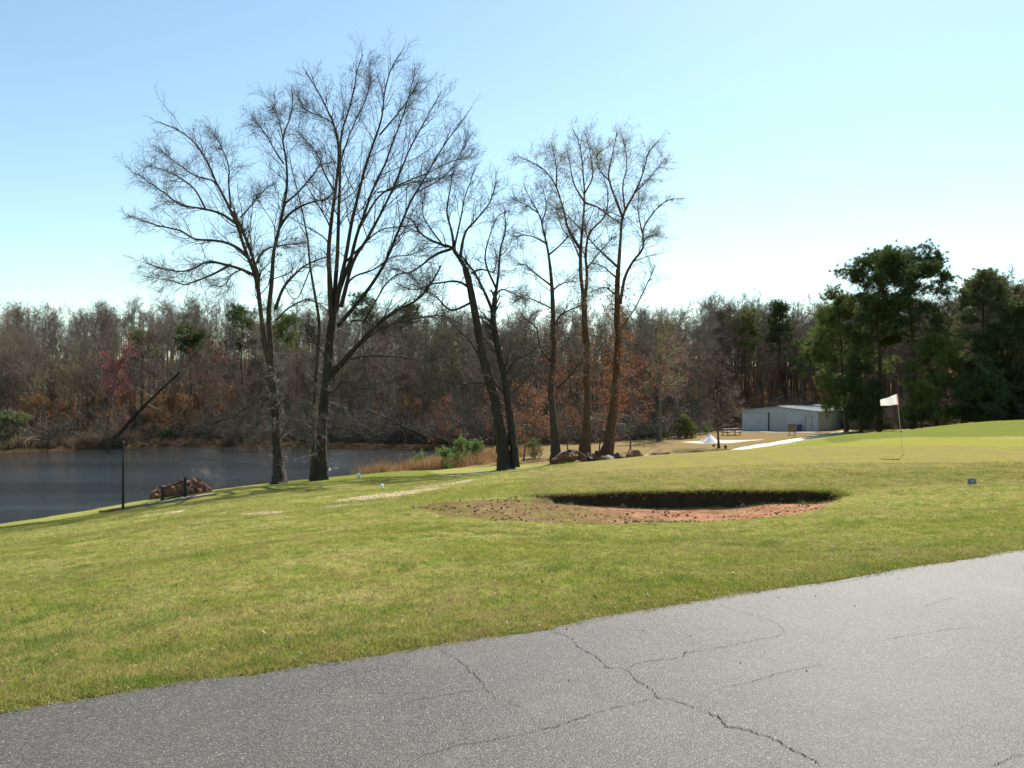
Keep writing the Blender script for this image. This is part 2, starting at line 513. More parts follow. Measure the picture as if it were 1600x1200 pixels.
# ------------------------------------------------------------------ terrain
def U(px, Y, drop):
    return ((px - 800) / F * Y, Y, EYE - drop)
def PT(px, py, Y):
    return np.array([(px - 800) / F * Y, Y, EYE - (py - HZ) / F * Y])

WATER_DROP = 6.7
WZ = EYE - WATER_DROP
cps = []
for x_, y_ in ((-2.6, 4.1), (-.8, 5.0), (.44, 5.5), (1.5, 6.3), (5.2, 8.2), (12, 11.7), (20, 16), (30, 21), (0, 0), (8, 2), (-8, -3), (-16, -7), (18, 8), (-9, .8), (-18, -4), (0, -15), (25, -5), (-25, -20), (60, 10), (-60, -40), (0, -80), (100, -60)):
    cps.append((x_, y_, 0.0))
prof = {
    -500: [(14, 3.4), (24, 5.2), (31, 6.2)],
    0: [(7, 2.05), (10, 2.47), (20, 3.87), (30, 5.26), (36, 6.1)],
    150: [(10, 2.3), (20, 3.55), (30, 4.8), (39, 5.98)],
    300: [(7, 1.9), (10, 2.12), (20, 3.2), (30, 4.3), (40, 5.3), (43, 5.6)],
    500: [(7, 1.85), (10, 2.0), (20, 2.95), (30, 3.85), (40, 4.75), (49.3, 5.5)],
    650: [(10, 2.0), (15, 2.45), (20, 2.75), (30, 3.6), (40, 4.4), (51, 5.2)],
    800: [(10, 1.98), (15, 2.42), (20, 2.5), (28, 2.8), (35, 3.9), (45, 4.75), (52, 5.1), (62, 5.6), (80, 5.95)],
    900: [(15, 2.46), (29, 2.59), (38, 3.9), (48, 4.7), (56, 5.0), (70, 5.4), (88, 5.9)],
    1000: [(10, 1.98), (15, 2.45), (20, 2.34), (25, 2.32), (31, 2.58), (40, 3.8), (60, 5.1), (70, 5.35), (80, 5.5), (95, 5.8)],
    1150: [(10, 1.98), (15, 2.4), (19, 2.36), (23, 2.2), (27, 2.17), (32, 2.36), (40, 3.6), (60, 5.0), (75, 5.45), (90, 5.65), (108, 5.6), (116, 5.6)],
    1220: [(100, 5.45), (108, 5.45), (115, 5.45)],
    1300: [(10, 1.95), (15, 2.3), (20, 2.22), (27, 2.15), (32, 2.2), (36, 2.42), (42, 2.44), (46, 2.62), (60, 4.2), (80, 5.0), (95, 5.2), (110, 5.4)],
    1450: [(10, 1.9), (15, 2.15), (20, 2.1), (27, 2.15), (32, 2.15), (38, 2.3), (50, 2.4), (56, 2.55), (72, 3.5), (90, 4.2)],
    1600: [(11, 1.85), (15, 2.0), (20, 2.05), (27, 2.12), (32, 2.2), (40, 2.2), (60, 2.3), (75, 2.9)],
    2000: [(25, 1.9), (40, 1.9), (70, 2.2), (100, 2.5)],
}
for px, l in prof.items():
    for Y, d in l:
        cps.append(U(px, Y, d))
far = {
    -600: [(80, 6.3), (100, 5), (140, -1), (200, -7)],
    0: [(90, 6.3), (102, 5.5), (120, 2.5), (140, -1), (170, -5), (210, -8)],
    300: [(101, 6.2), (112, 5), (130, 1), (150, -3), (205, -8)],
    600: [(98, 6.2), (110, 5), (130, 1.5), (150, -2.5), (205, -8)],
    900: [(95, 5.9), (110, 5), (130, 3.5), (150, 0), (205, -6)],
    1200: [(130, 4.5), (150, 2), (205, -4)],
    1500: [(110, 3.5), (150, 1), (205, -4)],
    2000: [(120, 2.0), (205, -3)],
}
for px, l in far.items():
    for Y, d in l:
        cps.append(U(px, Y, d))
cps = np.array(cps, float)

def tps_fit(C):
    n = len(C)
    d = np.linalg.norm(C[:, None, :2] - C[None, :, :2], axis=2)
    K = np.where(d > 0, d ** 2 * np.log(d + 1e-12), 0) + np.eye(n) * 0.4
    Pm = np.column_stack([np.ones(n), C[:, :2]])
    A = np.zeros((n + 3, n + 3)); A[:n, :n] = K; A[:n, n:] = Pm; A[n:, :n] = Pm.T
    return np.linalg.solve(A, np.concatenate([C[:, 2], np.zeros(3)]))
TPS = tps_fit(cps)

def tps(x, y):
    x = np.asarray(x, float); y = np.asarray(y, float)
    shp = x.shape; x = x.ravel(); y = y.ravel()
    out = np.empty(len(x))
    for s in range(0, len(x), 20000):
        xs, ys = x[s:s + 20000], y[s:s + 20000]
        d2 = (xs[:, None] - cps[None, :, 0]) ** 2 + (ys[:, None] - cps[None, :, 1]) ** 2
        k = 0.5 * d2 * np.log(d2 + 1e-12)
        out[s:s + 20000] = k @ TPS[:-3] + TPS[-3] + TPS[-2] * xs + TPS[-1] * ys
    return out.reshape(shp)

def sstep(a, b, x):
    t = np.clip((x - a) / (b - a + 1e-12), 0, 1)
    return t * t * (3 - 2 * t)

def poly_sd(poly, x, y):
    """signed distance, positive inside"""
    poly = np.asarray(poly, float)
    x = np.asarray(x, float); y = np.asarray(y, float)
    best = np.full(x.shape, 1e9); ins = np.zeros(x.shape, bool)
    for i in range(len(poly)):
        a, b = poly[i], poly[(i + 1) % len(poly)]
        best = np.minimum(best, seg_d(a, b, x, y))
        c = ((a[1] > y) != (b[1] > y)) & (x < (b[0] - a[0]) * (y - a[1]) / (b[1] - a[1] + 1e-12) + a[0])
        ins ^= c
    return np.where(ins, best, -best)

def seg_d(a, b, x, y):
    dx, dy = b[0] - a[0], b[1] - a[1]
    t = np.clip(((x - a[0]) * dx + (y - a[1]) * dy) / (dx * dx + dy * dy + 1e-12), 0, 1)
    return np.hypot(x - a[0] - t * dx, y - a[1] - t * dy)

def line_d(pl, x, y):
    best = np.full(np.shape(x), 1e9)
    for a, b in zip(pl[:-1], pl[1:]):
        best = np.minimum(best, seg_d(a, b, x, y))
    return best

def xy(px, Y):
    return ((px - 800) / F * Y, Y)
LAKE = [xy(-900, 27), xy(-400, 33), xy(0, 38.5), xy(230, 45), xy(437, 52), xy(510, 53.5), xy(600, 57), xy(680, 66), xy(728, 80), xy(742, 88),
        xy(700, 90.5), xy(560, 93), xy(400, 95), xy(250, 96.7), xy(100, 90), xy(0, 86), xy(-300, 80), xy(-900, 74)]

def base_h(x, y):
    z = tps(x, y)
    y = np.asarray(y, float); x = np.asarray(x, float)
    r = np.hypot(x, y)
    k = sstep(190, 300, r)
    z = z * (1 - k) + 9.0 * k * sstep(0, 150, y) + 0
    sd_ = poly_sd(LAKE, x, y)
    zi = WZ - 0.1 - 1.3 * sstep(0, 5, sd_)
    zo = np.maximum(z, WZ + 0.02 + 0.4 * sstep(0, 1.2, -sd_))
    return np.where(sd_ > 0, np.minimum(z, zi), zo)

def hit(px, py, h=None, y0=3.0, y1=220.0):
    """first point of the terrain seen through an image position of the survey photo"""
    Y = np.concatenate([np.arange(y0, 30, 0.05), np.arange(30, y1, 0.2)])
    X = (px - 800) / F * Y
    zr = EYE - (py - HZ) / F * Y
    g = (h or base_h)(X, Y)
    k = np.argmax(zr < g)
    return np.array([X[k], Y[k], g[k]])

# road edge on the flat carriageway
EDGE_PX = [(0, 1116), (131, 1092), (300, 1066), (506, 1039), (600, 1023), (700, 1008), (850, 986), (931, 967), (1000, 956), (1100, 940), (1287, 911), (1444, 885), (1600, 861)]
EDGE = []
for px, py in EDGE_PX:
    Y = EYE / ((py - HZ) / F)
    EDGE.append(((px - 800) / F * Y, Y))
_d = np.array([1.0, 0.52])
EDGE = [tuple(np.array(EDGE[0]) - _d * k) for k in (80, 40, 15, 5)] + EDGE + [tuple(np.array(EDGE[-1]) + _d * k) for k in (4, 12, 30, 70)]
EDGE = np.array(EDGE)
def edge_y(x):
    return np.interp(x, EDGE[:, 0], EDGE[:, 1])

# the hollow bunker
PF = [hit(*p)[:2] for p in ((632, 792), (690, 808), (760, 814), (850, 818), (980, 817), (1100, 815), (1200, 809), (1262, 801), (1306, 786), (1324, 775))]
PB = [hit(*p)[:2] for p in ((1324, 775), (1304, 768), (1200, 766), (1100, 766), (1000, 768), (930, 771), (850, 775), (750, 779), (680, 784), (632, 792))]
PIT = PF + PB[1:-1]
pxl, pxr = PF[0][0], PF[-1][0]

def pit_depth(x, y):
    s = poly_sd(PIT, x, y)
    jig = 0.10 * np.sin(x * 3.1) + 0.06 * np.sin(x * 7.7 + 1) + 0.04 * np.sin(x * 17.3)
    db = line_d(PB, x, y); df = line_d(PF, x, y)
    u = (x - pxl) / (pxr - pxl)
    D = 0.06 + 0.31 * sstep(0.18, 0.62, u)
    wall = 0.9 - 0.78 * sstep(0.2, 0.40, u)
    d = D * sstep(-0.02, wall, db - np.abs(jig) * 0.7) * np.clip(df / (2.6 - 1.9 * sstep(.85, 1, u)), 0, 1) ** 0.9
    return np.where(s > 0, d, 0.0), s, u

def bumps(x, y):
    return 0.030 * np.sin(x * 0.9 + 0.7 * np.sin(y * 0.8)) * np.sin(y * 0.75 + 1.3) + 0.012 * np.sin(x * 2.3 + y * 1.1) * np.sin(y * 2.9 - x * .7)

def H(x, y):
    x = np.asarray(x, float); y = np.asarray(y, float)
    z = base_h(x, y)
    off = y - edge_y(x)
    k = sstep(0.1, 1.6, off)
    grn = sstep(23, 26, y) * sstep(38, 34, y) * sstep(4, 7, x)
    z = z + bumps(x, y) * k * (1 - grn) * sstep(WZ + .5, WZ + 1.2, z)
    z = np.where(off < 0.0, np.minimum(z, 0) * 0 - 0.06, z)
    e = sstep(0.9, 0.0, off) * (off >= 0)
    z = z * (1 - e) + e * 0.006
    d, s, u = pit_depth(x, y)
    return z - d

def axis(segs):
    out = []
    for a, b, st in segs:
        out.append(np.arange(a, b, st))
    return np.concatenate(out + [[segs[-1][1]]])
gx = axis([(-700, -200, 50), (-200, -80, 6), (-80, -30, 1.6), (-30, -8, 0.45), (-8, -2.5, 0.2), (-2.5, 9.5, 0.10), (9.5, 16, 0.25), (16, 40, 0.7), (40, 90, 2), (90, 220, 8), (220, 720, 50)])
gy = axis([(-300, -60, 40), (-60, -6, 4), (-6, 3.5, 0.5), (3.5, 10, 0.13), (10, 14.5, 0.2), (14.5, 20.5, 0.07), (20.5, 34, 0.28), (34, 60, 0.5), (60, 110, 1.0), (110, 200, 4), (200, 320, 12), (320, 900, 80)])
GX, GY = np.meshgrid(gx, gy)
GZ = H(GX, GY)
ny, nx = GX.shape
ii = (np.arange(ny - 1)[:, None] * nx + np.arange(nx - 1)[None]).ravel()
quads = np.column_stack([ii, ii + 1, ii + nx + 1, ii + nx])
gme = fast_mesh('ground', np.column_stack([GX.ravel(), GY.ravel(), GZ.ravel()]), quads=quads)

def attr(me, name, val):
    a = me.attributes.new(name, 'FLOAT', 'POINT')
    a.data.foreach_set('value', np.asarray(val, np.float32).ravel())

# forest front: image column -> distance
FR_PX = [-900, -600, 0, 100, 250, 400, 560, 700, 800, 900, 1000, 1060, 1110, 1160, 1300, 1340, 1420, 1600, 2000, 2600]
FR_Y = [80, 86, 91, 95, 101, 100, 98, 96, 92, 92, 97, 100, 112, 123, 125, 106, 97, 86, 76, 70]
def front_y(px):
    return np.interp(px, FR_PX, FR_Y)
PXG = np.where(GY > 5, GX / np.maximum(GY, 5) * F + 800, -5000)
lake_sd = poly_sd(LAKE, GX, GY)
pd_, ps_, pu_ = pit_depth(GX, GY)
clay = np.where(ps_ > 0, sstep(0.0, 0.28, ps_) * (0.60 + 0.28 * sstep(0.35, 0.55, pu_)), 0)
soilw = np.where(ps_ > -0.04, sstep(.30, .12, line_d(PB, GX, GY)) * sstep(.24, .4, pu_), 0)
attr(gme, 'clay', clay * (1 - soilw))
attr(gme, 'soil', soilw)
attr(gme, 'turned', sstep(.62, .30, pu_))
attr(gme, 'mud', np.maximum(sstep(0.5, 1.5, lake_sd), sstep(-2.2, -0.4, lake_sd) * (GY > 72)) * 0.9)
litter = np.maximum(sstep(-3, 2, GY - front_y(PXG)), sstep(700, 640, PXG) * (GY > 80)) * (GY > 40)
attr(gme, 'litter', litter)
dry = sstep(52, 60, GY) * sstep(620, 680, PXG) * sstep(1340, 1290, PXG) * 0.8 + 0.50 * sstep(13, 19, GY) * sstep(36, 30, GY) * sstep(700, 850, PXG) * (1 - sstep(0, 1, ps_))
dry = np.maximum(dry, 0.75 * sstep(2.5, 0.5, np.abs(lake_sd + 1)) * (GY > 58) * sstep(560, 620, PXG))
attr(gme, 'dry', dry)
fine = sstep(22.5, 24.5, GY - 0.12 * (GX - 12)) * sstep(39, 36, GY) * sstep(900, 1050, PXG)
attr(gme, 'fine', fine)
fair = sstep(37, 41, GY) * sstep(1250, 1330, PXG) * sstep(90, 80, GY) + 0.75 * sstep(42, 46, GY) * sstep(58, 54, GY) * sstep(700, 660, PXG) * sstep(360, 440, PXG)
attr(gme, 'fair', np.clip(fair, 0, 1))
worn = [hit(*p)[:2] for p in ((120, 815), (250, 808), (340, 803), (420, 800), (500, 792), (560, 779), (620, 770), (700, 757), (740, 749))]
sand = 0.40 * sstep(1.3, 0.2, line_d(worn, GX, GY))
for px, py, rx, ry in ((595, 774, 2.0, .8), (632, 769, 1.6, .6), (695, 755, 1.6, .8), (415, 801, .8, .35), (520, 790, 1.0, .4), (385, 776, 2.2, 1.0), (250, 803, 1.5, .5)):
    q = hit(px, py)
    sand = np.maximum(sand, (.72 if px != 385 else .5) * sstep(1.2, 0.3, np.hypot((GX - q[0]) / rx, (GY - q[1]) / ry / 1.6)))
off_e = GY - edge_y(GX)
sand = np.maximum(sand, 0.42 * sstep(0.30, 0.04, off_e) * (off_e > -0.2))
attr(gme, 'sand', sand)
ws = [xy(1062, 89), xy(1092, 86), xy(1140, 86), xy(1200, 91.5), xy(1130, 92), xy(1080, 91)]
attr(gme, 'whitesand', 0.5 + 0.5 * np.clip(poly_sd(ws, GX, GY) / 0.8, -1, 1))
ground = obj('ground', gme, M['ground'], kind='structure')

def Hs(x, y):
    return float(H(np.array([x]), np.array([y]))[0])
def gp(px, py):
    """terrain point under an image position"""
    p = hit(px, py)
    return np.array([p[0], p[1], Hs(p[0], p[1])])

# ------------------------------------------------------------------ water
wx = axis([(-400, -60, 40), (-60, 15, 3.0)])
wme = fast_mesh('pond', [(-400, 15, WZ), (20, 15, WZ), (20, 112, WZ), (-400, 112, WZ)], quads=[(0, 1, 2, 3)])
obj('pond_water', wme, M['water'], kind='structure')

# ------------------------------------------------------------------ road with cracks
rg = np.random.default_rng(3)
ex = np.concatenate([np.linspace(EDGE[0, 0], -12, 40), np.linspace(-12, 14, 700)[1:], np.linspace(14, EDGE[-1, 0], 60)[1:]])
ey = edge_y(ex)
jit = np.convolve(rg.normal(size=len(ex)), np.ones(9) / 9, 'same') * 0.05 + np.convolve(rg.normal(size=len(ex)), np.ones(31) / 31, 'same') * 0.06 + rg.normal(size=len(ex)) * 0.010
far_e = np.column_stack([ex, ey + jit, np.full(len(ex), 0.012)])
nr_e = np.column_stack([ex + 3.6, ey + jit * 0 - 6.9, np.full(len(ex), 0.012)])
low_e = far_e + np.array([0, 0.015, -0.06])
V = np.vstack([low_e, far_e, nr_e])
n = len(ex); i = np.arange(n - 1)
q = np.vstack([np.column_stack([i + n, i, i + 1, i + 1 + n]), np.column_stack([i + 2 * n, i + n, i + 1 + n, i + 1 + 2 * n])])
road = obj('road', fast_mesh('road', V, quads=q, smooth=False), M['asphalt'], kind='structure')

def zo(pts, ox, oy, s):
    return [(ox + a / s, oy + b / s) for a, b in pts]
cracks = [
    zo([(820, 440), (900, 462), (945, 485), (975, 525), (1060, 570), (1120, 625), (1200, 632), (1260, 690), (1330, 730), (1365, 778), (1410, 780), (1480, 800), (1600, 845)], 600, 850, 3.2),
    zo([(0, 850), (60, 870), (110, 920), (180, 930), (280, 962), (350, 985), (400, 1020), (480, 1058), (530, 1080), (580, 1118)], 1100, 850, 3.2),
    zo([(1365, 778), (1250, 802), (1060, 850), (980, 880), (850, 920), (680, 962), (560, 985), (420, 1005), (300, 1035), (150, 1080)], 600, 850, 3.2),
    zo([(280, 535), (345, 572), (400, 610), (430, 645), (485, 690), (510, 735), (560, 775)], 600, 850, 3.2),
    zo([(500, 732), (400, 745), (300, 765), (190, 780), (110, 800)], 600, 850, 3.2),
    zo([(1205, 632), (1270, 603), (1380, 585), (1480, 575), (1520, 550), (1600, 540)], 600, 850, 3.2),
    zo([(0, 540), (100, 520), (240, 490), (370, 465), (390, 430), (330, 390), (200, 350), (130, 330), (50, 300)], 1100, 850, 3.2),
    zo([(90, 720), (220, 700), (330, 665), (430, 640), (510, 625), (600, 605)], 1100, 850, 3.2),
    zo([(870, 490), (980, 470), (1100, 452), (1250, 432), (1400, 425)], 1100, 850, 3.2),
    zo([(1440, 1120), (1500, 1090), (1545, 1065), (1600, 1075)], 1100, 850, 3.2),
    zo([(700, 690), (760, 665), (800, 655)], 600, 850, 3.2),
    zo([(620, 790), (640, 810), (690, 825)], 600, 850, 3.2),
    zo([(1080, 330), (1180, 290), (1280, 265)], 1100, 850, 3.2),
    zo([(560, 210), (700, 195), (800, 175), (900, 155)], 1100, 850, 3.2),
    zo([(1000, 690), (1090, 660), (1170, 620)], 0, 900, 2.667),
    zo([(30, 700), (180, 672), (320, 652)], 0, 900, 2.667),
]
cw = [9, 12, 6.5, 7, 5.5, 6.5, 5.5, 5.5, 5, 7, 4, 4, 3.5, 6, 4, 4.5]
for ci, c in enumerate(cracks):
    g = []
    for px, py in c:
        Y = EYE / ((py - HZ) / F)
        g.append(((px - 800) / F * Y, Y))
    g = resample(g, max(14, len(g) * 8))
    g = g + np.cumsum(rg.normal(size=g.shape), axis=0) * 0.0 + rg.normal(size=g.shape) * 0.006
    tn = nrm(np.gradient(g, axis=0)); pr = np.column_stack([-tn[:, 1], tn[:, 0]])
    wd = cw[ci] * 0.00034 * rg.uniform(0.25, 1.15, len(g)) * np.clip(np.minimum(np.arange(len(g)) + 1, len(g) - np.arange(len(g))) / 5, 0.15, 1)
    z = np.full(len(g), 0.016)
    A = np.column_stack([g + pr * wd[:, None], z]); B = np.column_stack([g - pr * wd[:, None], z])
    k = np.arange(len(g) - 1); n = len(g)
    obj('crack', fast_mesh('crack', np.vstack([A, B]), quads=np.column_stack([k, k + 1, k + 1 + n, k + n])), M['crack'], road)


# ------------------------------------------------------------------ scatter helper (geometry nodes, for uncountable stuff only)
def source_collection(name, pairs):
    c = bpy.data.collections.new(name)
    for i, (me, mats) in enumerate(pairs):
        for mm in mats:
            me.materials.append(mm)
        o = bpy.data.objects.new('%s_%02d' % (name, i), me)
        c.objects.link(o)
    return c

def scatter(name, pts, rot, scl, coll, label=None, parent=None):
    pts = np.asarray(pts, np.float32); n = len(pts)
    me = bpy.data.meshes.new(name)
    me.vertices.add(n); me.vertices.foreach_set('co', pts.ravel())
    a = me.attributes.new('rot', 'FLOAT_VECTOR', 'POINT'); a.data.foreach_set('vector', np.asarray(rot, np.float32).ravel())
    a = me.attributes.new('scl', 'FLOAT_VECTOR', 'POINT')
    scl = np.asarray(scl, np.float32)
    if scl.ndim == 1:
        scl = np.repeat(scl[:, None], 3, axis=1)
    a.data.foreach_set('vector', scl.ravel())
    a = me.attributes.new('idx', 'INT', 'POINT'); a.data.foreach_set('value', R.integers(0, len(coll.objects), n).astype(np.int32))
    ng = bpy.data.node_groups.new(name, 'GeometryNodeTree')
    ng.interface.new_socket('Geometry', in_out='INPUT', socket_type='NodeSocketGeometry')
    ng.interface.new_socket('Geometry', in_out='OUTPUT', socket_type='NodeSocketGeometry')
    gi = ng.nodes.new('NodeGroupInput'); go = ng.nodes.new('NodeGroupOutput')
    ci = ng.nodes.new('GeometryNodeCollectionInfo')
    ci.inputs['Collection'].default_value = coll
    ci.inputs['Separate Children'].default_value = True
    ci.inputs['Reset Children'].default_value = True
    ip = ng.nodes.new('GeometryNodeInstanceOnPoints')
    def na(nm, ty):
        x = ng.nodes.new('GeometryNodeInputNamedAttribute'); x.data_type = ty; x.inputs[0].default_value = nm
        return next(o for o in x.outputs if o.enabled and o.name == 'Attribute')
    er = ng.nodes.new('FunctionNodeEulerToRotation')
    L = ng.links.new
    L(gi.outputs[0], ip.inputs['Points']); L(ci.outputs[0], ip.inputs['Instance'])
    ip.inputs['Pick Instance'].default_value = True
    L(na('idx', 'INT'), ip.inputs['Instance Index'])
    L(na('rot', 'FLOAT_VECTOR'), er.inputs[0]); L(er.outputs[0], ip.inputs['Rotation'])
    L(na('scl', 'FLOAT_VECTOR'), ip.inputs['Scale'])
    L(ip.outputs[0], go.inputs[0])
    o = obj(name, me, None, parent, kind='stuff')
    if label:
        o['label'] = label
    md = o.modifiers.new('scatter', 'NODES'); md.node_group = ng
    return o

def rnd_rot(n, tilt=0.15):
    return np.column_stack([R.normal(size=n) * tilt, R.normal(size=n) * tilt, R.uniform(0, 6.283, n)])

# ------------------------------------------------------------------ big bare trees by the pond, limb by limb
Z3 = (180, 60, 2.6667); Z4 = (380, 420, 3.3333); Z5 = (600, 180, 3.158); Z6 = (640, 500, 3.636); ZP = (0, 0, 1.0)
def zp(tf, pts):
    return [(tf[0] + a / tf[2], tf[1] + b / tf[2]) for a, b in pts]

def hero_tree(name, label, seed, Y0, limbs, bark, twig, trunk_flare=1.75, m1=8, m2=5, m3=4, len1=0.30, up=0.18, wander=0.22,
              t0=0.30, rmin=0.0055, extra=None, cat='tree', ang=(22, 55), maxl=3.2, shoots=14):
    """limbs: (kind, [(px,py)...], r0 px, r1 px, depth change at the tip in m)"""
    rg = np.random.default_rng(seed)
    placed_px, placed_y = [], []
    base = None
    root = None
    allP, allR, trP = [], [], None
    for li, (kind, pts, r0, r1, dy) in enumerate(limbs):
        pts = np.array(pts, float)
        if li == 0:
            ys = Y0
        else:
            A = np.concatenate(placed_px); B = np.concatenate(placed_y)
            ys = B[np.argmin(np.linalg.norm(A - pts[0], axis=1))]
        n = 18
        p2 = resample(pts, n)
        if kind == 'limb':
            j = rg.normal(size=p2.shape) * np.linspace(0, 1, n)[:, None] * 0.35
            p2 = p2 + j
        s = np.linspace(0, 1, n)
        Yv = ys + dy * s ** 1.25
        P3 = np.column_stack([(p2[:, 0] - 800) / F * Yv, Yv, EYE - (p2[:, 1] - HZ) / F * Yv])
        rr = (r0 + (r1 - r0) * s ** 0.8) * Y0 / F
        if li == 0:
            rr = rr * (1 + (trunk_flare - 1) * np.exp(-s * n / 2.0))
            base = P3[0].copy()
            base[2] = Hs(base[0], base[1]) - 0.05
            P3[0] = base
            root = thing(name, label, cat, base)
        placed_px.append(p2); placed_y.append(Yv)
        P3 = P3 - base
        if li == 0:
            trP = P3
        if kind != 'trunk' or li > 0:
            allP.append(P3); allR.append(rr)
        sides = 14 if kind == 'trunk' else (8 if r0 > 2.5 else 6)
        nn = 40 if kind == 'trunk' else 26
        Pf = resample(P3, nn)
        rf = np.interp(np.linspace(0, 1, nn), s, rr)
        if kind == 'trunk':
            Pf = Pf + rg.normal(size=Pf.shape) * rf[:, None] * 0.05
        rf = rf * (1 + rg.normal(size=nn) * 0.04)
        V, q = tube_batch(Pf[None], rf[None], sides)
        if kind == 'trunk':
            a = np.tile(np.arange(sides), nn) / sides * 6.283
            hgt = np.repeat(np.linspace(0, 1, nn), sides)
            ctr = np.repeat(Pf, sides, axis=0)
            V = ctr + (V - ctr) * (1 + 0.10 * np.sin(a * 3 + seed) * np.exp(-hgt * 6) * 1.6 + 0.05 * np.sin(a * 5 + hgt * 9))[:, None]
        obj(kind, fast_mesh(kind, V, quads=q), bark, root)
    P, Rd = np.stack(allP), np.stack(allR)
    P1, R1 = sprout(rg, P, Rd, m1, t0, len1, ang, 0.42, 8, up=up, wander=wander, rmin=rmin * 1.5, minlen=1.3, maxlen=maxl, taper=0.78, t1=0.95)
    P1b, R1b = sprout(rg, P, Rd, max(2, m1 // 2), t0 * 0.6, len1 * 0.3, (30, 80), 0.3, 6, up=up, wander=wander * 1.4, rmin=rmin, minlen=0.3, maxlen=1.5)
    P2, R2 = sprout(rg, P1, R1, m2 + 1, 0.12, 0.58, (20, 55), 0.6, 5, up=up * 0.8, wander=wander * .8, rmin=rmin * 1.15, minlen=0.6)
    Pt, Rt = sprout(rg, P, Rd, 8, 0.72, 0.085, (10, 40), 0.7, 5, up=up, wander=wander, rmin=rmin, minlen=0.4, taper=0)
    P2b, R2b = sprout(rg, np.concatenate([P1b]), np.concatenate([R1b]), 3, 0.2, 0.5, (25, 65), 0.6, 5, up=up, wander=wander, rmin=rmin, minlen=0.15)
    P2a = np.concatenate([P2, Pt, P2b]); R2a = np.concatenate([R2, Rt, R2b])
    P3_, R3_ = sprout(rg, P2a, R2a, m3, 0.10, 0.60, (24, 62), 0.7, 3, up=up * 0.5, wander=wander * .7, rmin=rmin * 0.9, minlen=0.34)
    V, q = join_batches([tube_batch(P1, R1, 5), tube_batch(P1b, R1b, 3), tube_batch(P2a, R2a, 3), tube_batch(P3_, R3_, 3)])
    obj('crown', fast_mesh('crown', V, quads=q), twig, root)
    if shoots:      # dead pale shoots sprouting from the trunk
        S1, Q1 = sprout(rg, trP[None], np.full((1, len(trP)), 0.07), shoots, 0.12, 0.16, (45, 95), 0.45, 8, up=-0.25, wander=0.45, rmin=0.012, taper=0.2)
        S2, Q2 = sprout(rg, S1, Q1, 6, 0.2, 0.5, (30, 70), 0.6, 5, up=-0.2, wander=0.4, rmin=0.009)
        S3, Q3 = sprout(rg, S2, Q2, 4, 0.2, 0.5, (30, 70), 0.7, 4, up=-0.1, wander=0.4, rmin=0.007)
        V, q = join_batches([tube_batch(S1, Q1, 5), tube_batch(S2, Q2, 3), tube_batch(S3, Q3, 3)])
        obj('trunk_shoots', fast_mesh('trunk_shoots', V, quads=q), M['shoot'], root, kind='stuff')
    ends = P3_[:, 1:].reshape(-1, 3)
    return root, base, ends, rg, P, Rd

def add_leaves(root, rg, C, size, m, name='leaves'):
    V, T = leaf_tris(rg, C, size)
    return obj(name, fast_mesh(name, V, tris=T), m, root)

